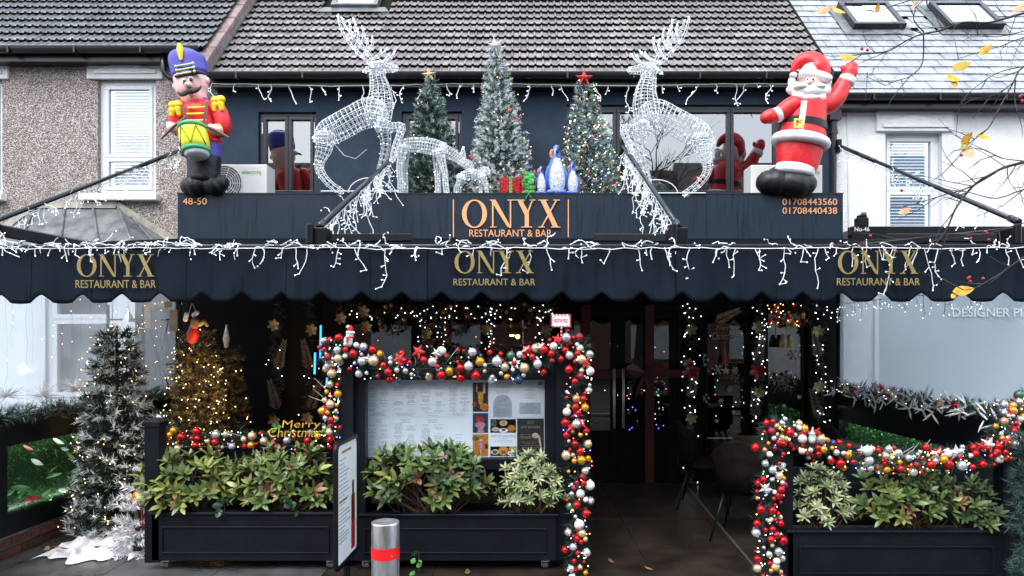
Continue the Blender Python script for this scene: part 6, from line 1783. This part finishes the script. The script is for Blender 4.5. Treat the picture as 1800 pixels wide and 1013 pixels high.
# hanging greeting and paper snowflakes in the narrow window
HS = thing('hanging_greeting','gold Merry Christmas hanger with leaves in the narrow window','ornament',W(1273,590,YS))
yy = YS-0.02
q = MB(); text_into(q,'Merry',W(1258,583,yy),(1,0,0),(0,0,1),px(28,yy),px(11,yy),0.01,shear=0.2); text_into(q,'Christmas',W(1251,597,yy),(1,0,0),(0,0,1),px(42,yy),px(12,yy),0.01,shear=0.2); q.build('lettering',MAT['gold_leaf'],HS)
q = MB(); q.tube([W(1274,600,yy),W(1275,650,yy)],0.004,4); q.build('string',MAT['gold_leaf'],HS)
q = MB(); star_mesh(q,W(1276,652,yy-0.01),0.06,0.025,5,0.01); q.build('wooden_star',MAT['gold_leaf'],HS)
q = MB(); q.prism([(W(1269,638,yy).x,W(0,638,yy).z),(W(1281,638,yy).x,W(0,638,yy).z),(W(1275,622,yy).x,W(0,622,yy).z)],yy-0.012,yy-0.004); q.build('felt_tree',MAT['star_red'],HS)
q = MB(); dim_plume(q,W(1258,566,yy),0.32,Vector((1,0,0.5)),r); q.build('gold_plume',MAT['gold_leaf'],HS)
for u,v,rr in ((1234,633,13),(1262,650,9),(1292,651,6),(1283,684,6),(1238,700,10),(1267,705,5),(1398,624,10),(1290,725,4),(1260,740,4),(1388,655,4),(1405,698,4),(1378,714,4)):
    q = MB(); c = W(u,v,YS+0.04)
    for k in range(6):
        a = math.pi*k/3; d = Vector((math.cos(a),0,math.sin(a)))*px(rr,YS); q.bar(c-Vector((0,0.002*k/6,0)),c+d-Vector((0,0.002*k/6,0)),0.012,0.002,up=Vector((0,1,0)))
        if rr > 5:
            for s in (-1,1):
                e = Vector((math.cos(a+s*0.7),0,math.sin(a+s*0.7)))*px(rr*0.35,YS); q.bar(c+d*0.6-Vector((0,0.004,0)),c+d*0.6+e-Vector((0,0.004,0)),0.009,0.002,up=Vector((0,1,0)))
    tag(q.build('paper_snowflake',MAT['print_pale']),'white snowflake sticker on the narrow shop windows','snowflake','snowflake stickers on the glass')
# inside bokeh lights: strings on the back wall
IL = thing('interior_lights','scattered warm and coloured lights inside the dark dining room','string lights',(1,11.8,1.5))
b = MB()
for i in range(60):
    u = rnd.choice((rnd.uniform(610,970),rnd.uniform(1045,1190),rnd.uniform(1235,1320))); v = rnd.choice((rnd.gauss(600,12),rnd.gauss(690,22),rnd.gauss(720,20)))
    b.octa(W(u,v,11.6),0.008,rnd.choice((0,0,1,2,3,4)))
b.build('bulb_cluster',[MAT[k] for k in ('bulb_warm','bulb_white','bulb_blue','bulb_green','bulb_red')],IL,kind='stuff')
# a small lit tree just inside the doors
xmas_tree('dark tree with coloured lights standing just inside the glass doors',(W(1128,0,9.6).x,9.6,0.0),1.45,0.25,95,[MAT['needle_dark']]*3,0.0,[MAT['bulb_blue'],MAT['bulb_green'],MAT['bulb_blue'],MAT['bulb_warm']],60,power=0.5,tip_r=0.06,bulb_r=0.006)

# ---- chairs and table
def chair(label,u,Y,vs_,rz):
    c = Vector(((u-CX)*Y/F,Y,0)); T = thing('dining_chair',label,'chair',c,'dining chairs on the terrace'); rot = Matrix.Rotation(rz,4,'Z'); mt = Matrix.Translation(c) @ rot
    def put(mb,name,mat,sm=False):
        mb.v = [tuple(mt @ Vector(p)) for p in mb.v]; return mb.build(name,MAT[mat],T,smooth=sm)
    q = MB(); rg=[]
    for i in range(9):
        a = -1.15+2.3*i/8; rr = 0.25; hgt = 0.88-0.20*abs(math.sin(a))**2
        ring=[]
        for (rd_,z) in ((rr,0.44),(rr+0.01,0.6),(rr+0.05,hgt-0.02),(rr+0.045,hgt),(rr+0.02,hgt),(rr-0.02,hgt-0.03),(rr-0.035,0.6),(rr-0.03,0.44)): ring.append(Vector((rd_*math.sin(a),rd_*math.cos(a),z)))
        rg.append(ring)
    q.loft(rg); put(q,'backrest','velvet',True)
    q = MB(); q.loft([[Vector((0.235*math.cos(6.28*k/20)*s,0.235*math.sin(6.28*k/20)*s,z)) for k in range(20)] for s,z in ((0.9,0.41),(1,0.43),(1,0.465),(0.9,0.485))]); put(q,'seat','velvet',True)
    for sx in (-1,1):
        for sy in (-1,1):
            q = MB(); q.tube([(0.14*sx,0.14*sy,0.42),(0.24*sx,0.25*sy,0.0)],[0.016,0.009],8); put(q,'leg','black_metal',True)
chair('dark velvet tub chair beside the pillar lights, facing the table',1238,7.0,0,R(70))
chair('dark velvet tub chair beside the bauble garland, back turned to the street',1310,5.9,0,R(150))
chair('dark velvet tub chair tucked behind the table by the side wall',1420,6.6,0,R(-60))
TBL = thing('dining_table','dark wooden dining table between the velvet chairs','table',(2.6,6.5,0))
q = MB(); q.box(2.1,3.1,6.15,6.85,0.72,0.755); q.build('top',MAT['wood_top'],TBL,bevel=0.006)
q = MB(); q.tube([(2.6,6.5,0.03),(2.6,6.5,0.719)],0.035,10); q.build('pedestal',MAT['black_metal'],TBL)
q = MB(); q.tube([(2.6,6.5,0.0),(2.6,6.5,0.03)],0.24,20); q.build('base',MAT['black_metal'],TBL)
q = MB(); q.bar((W(1204,0,8.1).x,8.1,0.004),(W(1338,0,4.93).x+0.01,4.93,0.004),0.018,0.006); o = q.build('floor_trim',MAT['steel'],floor)

# ---- poster stand
PS = thing('poster_stand','white poster in a black rounded swivel frame seen edge-on beside the menu case','sign',W(608,1008,4.72))
c0 = W(592,0,4.70); c1 = W(626,0,5.0)
dx = Vector((c1.x-c0.x,0.30,0)).normalized()
def PSP(s,z,off=0.0):
    n_ = Vector((dx.y,-dx.x,0)); p = Vector((-1.224,4.45,0))+dx*s+n_*off; p.z = z; return p
WP = 0.49; z0,z1 = 0.20,1.02
dx = Vector((0.035,1.0,0)).normalized()
q = MB(); rr = 0.05; loop=[]
for (cs,cz,a0) in ((WP-rr,z1-rr,0),(rr,z1-rr,90),(rr,z0+rr,180),(WP-rr,z0+rr,270)):
    for k in range(6): a = R(a0+90*k/5); loop.append(PSP(cs+rr*math.cos(a),cz+rr*math.sin(a)))
q.tube(loop+[loop[0]],0.018,8,caps=False); q.build('frame',MAT['black_metal'],PS,smooth=True)
q = MB()
def panel(s0,s1,za,zb,off,mb,th=0.001):
    v=[PSP(s0,za,off),PSP(s1,za,off),PSP(s1,zb,off),PSP(s0,zb,off),PSP(s0,za,off-th),PSP(s1,za,off-th),PSP(s1,zb,off-th),PSP(s0,zb,off-th)]
    mb.add(v,[(0,1,2,3),(7,6,5,4),(0,4,5,1),(1,5,6,2),(2,6,7,3),(3,7,4,0)])
panel(0.012,WP-0.012,z0+0.012,z1-0.012,0.004,q,0.01); poster = q.build('poster',MAT['paper'],PS)
q = MB(); z = 0.90
for k in range(22):
    w_ = rnd.uniform(0.10,0.26); panel(0.06,0.06+w_,z,z+0.009,0.0052,q,0.0006); z -= rnd.uniform(0.022,0.03)
q.build('print_lines',MAT['print_pale'],poster,kind='stuff')
q = MB(); panel(0.34,0.43,0.24,0.62,0.0052,q,0.0006); q.build('picture',MAT['pic_red'],poster)
q = MB(); panel(0.36,0.40,0.45,0.72,0.0066,q,0.0006); q.build('picture',MAT['pic_dark'],poster)
q = MB(); panel(0.12,0.34,0.945,0.962,0.0052,q,0.0006); panel(0.06,0.24,0.62,0.635,0.0052,q,0.0006); q.build('print_lines',MAT['gold_print'],poster)
q = MB(); p = PSP(WP/2,0); q.tube([(p.x,p.y,0.03),(p.x,p.y,0.15)],0.022,10); q.tube([(p.x,p.y,0.0),(p.x,p.y,0.03)],[0.19,0.17],20); q.build('stand_base',MAT['black_metal'],PS)
# ---- bollard
YBo = 2.95*1.12
YBo = 3.0
BO = thing('bollard','stainless steel bollard with a red reflective band before the menu planter','bollard',W(677.5,915,YBo)*1.0)
c = W(677.5,0,YBo); rb_ = px(24.3,YBo); zt = W(0,917,YBo).z
BO.location = (c.x,YBo,0)
q = MB(); rg=[]
for r_,z in ((rb_,0.0),(rb_,zt-0.008),(rb_*0.985,zt-0.002),(rb_*0.95,zt)): rg.append([Vector((c.x+r_*math.cos(6.2832*k/40),YBo+r_*math.sin(6.2832*k/40),z)) for k in range(40)])
q.loft(rg); q.build('post',MAT['steel'],BO,smooth=True).data.polygons[-1].use_smooth = False
q = MB(); za,zb = W(0,979,YBo).z,W(0,959,YBo).z
q.loft([[Vector((c.x+(rb_+0.0012)*math.cos(6.2832*k/40),YBo+(rb_+0.0012)*math.sin(6.2832*k/40),z)) for k in range(40)] for z in (za,zb)],caps=False); q.build('reflective_band',MAT['reflect_red'],BO,smooth=True)
q = MB(); q.sphere((c.x+rb_*0.62,YBo-rb_*0.80,za+0.018),0.002,6,4); q.build('rivet',MAT['upvc'],BO)

# ---- fallen leaves on cloth and paving
for u,v,Y in ((118,943,5.7),(110,958,5.4),(122,965,5.35),(178,962,5.4),(80,968,5.3),(150,940,5.8),(822,1008,4.95),(1080,985,5.2),(1148,1000,5.05)):
    q = MB(); c = Vector(((u-CX)*Y/F,Y,0.012 if u > 200 else 0.075)); a = rnd.uniform(0,6.28); d = Vector((math.cos(a),math.sin(a),0.12)).normalized()
    leaf_shape(q,c,d,d.cross(Vector((0,0,1))).normalized(),0.07,0.04); tag(q.build('fallen_leaf',MAT['leaf_fallen']),'fallen brown leaf lying on the crumpled white cloth' if u < 200 else 'fallen brown leaf lying on the dark walkway floor','leaf','fallen leaves')

# ================================================================== street tree reaching in from the side
TR = thing('street_tree','bare street tree branches with a few yellow leaves and red berries over the white house','tree',(4.6,3.9,0))
tk = MB(); YT_ = 4.0
tk.tube([(4.6,3.9,0),(4.55,3.95,1.5),(4.45,4.0,3.0),(4.3,4.0,4.2),(4.25,4.0,5.4)],[0.12,0.10,0.085,0.06,0.03],10); tk.build('trunk',MAT['bark'],TR,smooth=True)
def zc(z,dy=0.0): return W(1300+z[0]/2.302,z[1]/2.302,YT_+dy)
limbs = [
 ([(1500,20),(1300,20),(1151,55),(1080,70),(1000,95),(900,95),(820,120),(745,135),(680,165),(600,210),(520,215),(440,225)],4.6,0.0),
 ([(745,135),(705,80),(710,30),(690,-10)],2.2,0.02),([(745,135),(740,250),(690,310),(640,330),(590,350)],2.4,0.03),
 ([(1500,140),(1300,210),(1151,270),(1110,330),(1050,450),(1000,520),(930,580),(880,640)],3.6,-0.1),
 ([(1120,320),(1115,400),(1130,470),(1180,480)],2.2,-0.1),([(1151,270),(1040,300),(940,370),(890,420)],1.8,-0.05),
 ([(1500,560),(1300,610),(1151,655),(1080,680),(1020,700),(960,745),(910,800),(870,860),(830,940),(780,1000)],6.0,-0.2),
 ([(1040,695),(960,740),(900,770),(840,785),(700,830),(640,840)],2.8,-0.2),([(1300,740),(1151,770),(1040,800),(960,790),(900,770)],3.0,-0.15),
 ([(1300,900),(1151,900),(1000,945),(840,950),(700,965),(520,975)],2.6,-0.2),([(1300,120),(1151,150),(1050,190),(960,215),(860,250)],2.2,0.1),
 ([(700,0),(620,25),(550,50),(480,15)],1.8,0.1),([(1060,640),(980,600),(930,580)],1.8,-0.1),([(960,745),(900,690),(820,655)],1.6,-0.2),
 ([(1151,655),(1060,640),(1000,610)],1.8,-0.2),([(820,120),(790,60),(760,20)],1.4,0),([(600,210),(560,260),(520,290)],1.2,0),
 ([(1151,130),(1040,150),(960,140)],1.6,0.1),([(1110,330),(1040,380),(960,400),(890,390)],1.5,-0.1),([(1080,680),(1090,740),(1151,800)],1.6,-0.2),
 ([(1300,980),(1200,1010),(1120,1060),(1050,1110),(960,1160),(910,1178)],2.8,-0.3)]
tw = MB(); rt = random.Random(5)
for L,r0,dy in limbs:
    pts=[zc((x+rt.uniform(-4,4),y+rt.uniform(-4,4)),dy+rt.uniform(-0.03,0.03)) for x,y in L]
    if L[0][0] >= 1300: pts = [Vector((4.45,3.98,max(1.6,min(pts[0].z-0.35,4.4))))]+pts      # grows out of the trunk
    pts = [Vector(p) for p in catmull([tuple(p) for p in pts],3)]
    n = len(pts); q = MB(); q.tube(pts,[px(r0*1.3/2.302,YT_)*(1-0.7*i/(n-1)) for i in range(n)],6); q.build('branch',MAT['bark'],TR,smooth=True)
    for i in range(4,n,2):
        if rt.random() < 0.75:
            p = pts[i]; d = (pts[i]-pts[i-1]).normalized()+Vector((rt.uniform(-0.9,0.9),rt.uniform(-0.3,0.3),rt.uniform(-0.9,0.9))); ln = rt.uniform(0.08,0.26)
            e = p+d.normalized()*ln*0.5+Vector((0,0,rt.uniform(-0.02,0.02))); f_ = e+(d+Vector((rt.uniform(-0.6,0.6),0,rt.uniform(-0.6,0.6)))).normalized()*ln*0.6
            tw.tube([p,e,f_],[0.0032,0.0022,0.001],4)
            if rt.random() < 0.5: tw.tube([e,e+Vector((rt.uniform(-0.07,0.07),0,rt.uniform(-0.07,0.07)))],[0.0018,0.0008],4)
tw.build('twigs',MAT['bark'],TR,kind='stuff')
for u,v,L,mat,a in ((1446,20,26,'leaf_peach',0.2),(1472,20,26,'leaf_autumn',-0.9),(1542,16,16,'leaf_autumn',1.4),(1488,102,26,'leaf_autumn',-0.3),(1790,16,22,'leaf_peach',0.5),(1730,90,24,'leaf_autumn',0.6),(1687,118,32,'leaf_autumn',0.2),(1674,138,24,'leaf_autumn',-0.6),(1676,146,20,'leaf_autumn',-1.2),
                    (1697,246,26,'leaf_autumn',1.0),(1726,240,22,'leaf_autumn',-0.7),(1702,268,34,'leaf_peach',-1.6),(1692,260,16,'leaf_b',0.4),(1590,372,20,'leaf_peach',0.3),(1690,512,34,'leaf_autumn',0.05),(1676,520,16,'leaf_autumn',-2.4),(1608,9,14,'leaf_peach',0.9)):
    q = MB(); c = W(u,v,YT_-0.1); d = Vector((math.cos(a),rt.uniform(-0.3,0.3),math.sin(a))).normalized(); sd = d.cross(Vector((rt.uniform(-0.5,0.5),-1,0.3))).normalized()
    leaf_shape(q,c-d*px(L,YT_)*0.5,d,sd,px(L,YT_),px(L*0.55,YT_),0,0.3); q.build('leaf',MAT[mat],TR,smooth=True)
for u,v in ((1515,86),(1525,88),(1793,170),(1797,178),(1796,168),(1734,410),(1738,422),(1516,428),(1702,490),(1704,488),(1705,495),(1728,490),(1732,408),(1585,335),(1690,273),(1530,415),(1706,420)):
    q = MB(); q.sphere(W(u,v,YT_-0.15),0.009,8,6); q.build('berry',MAT['berry'],TR,smooth=True)
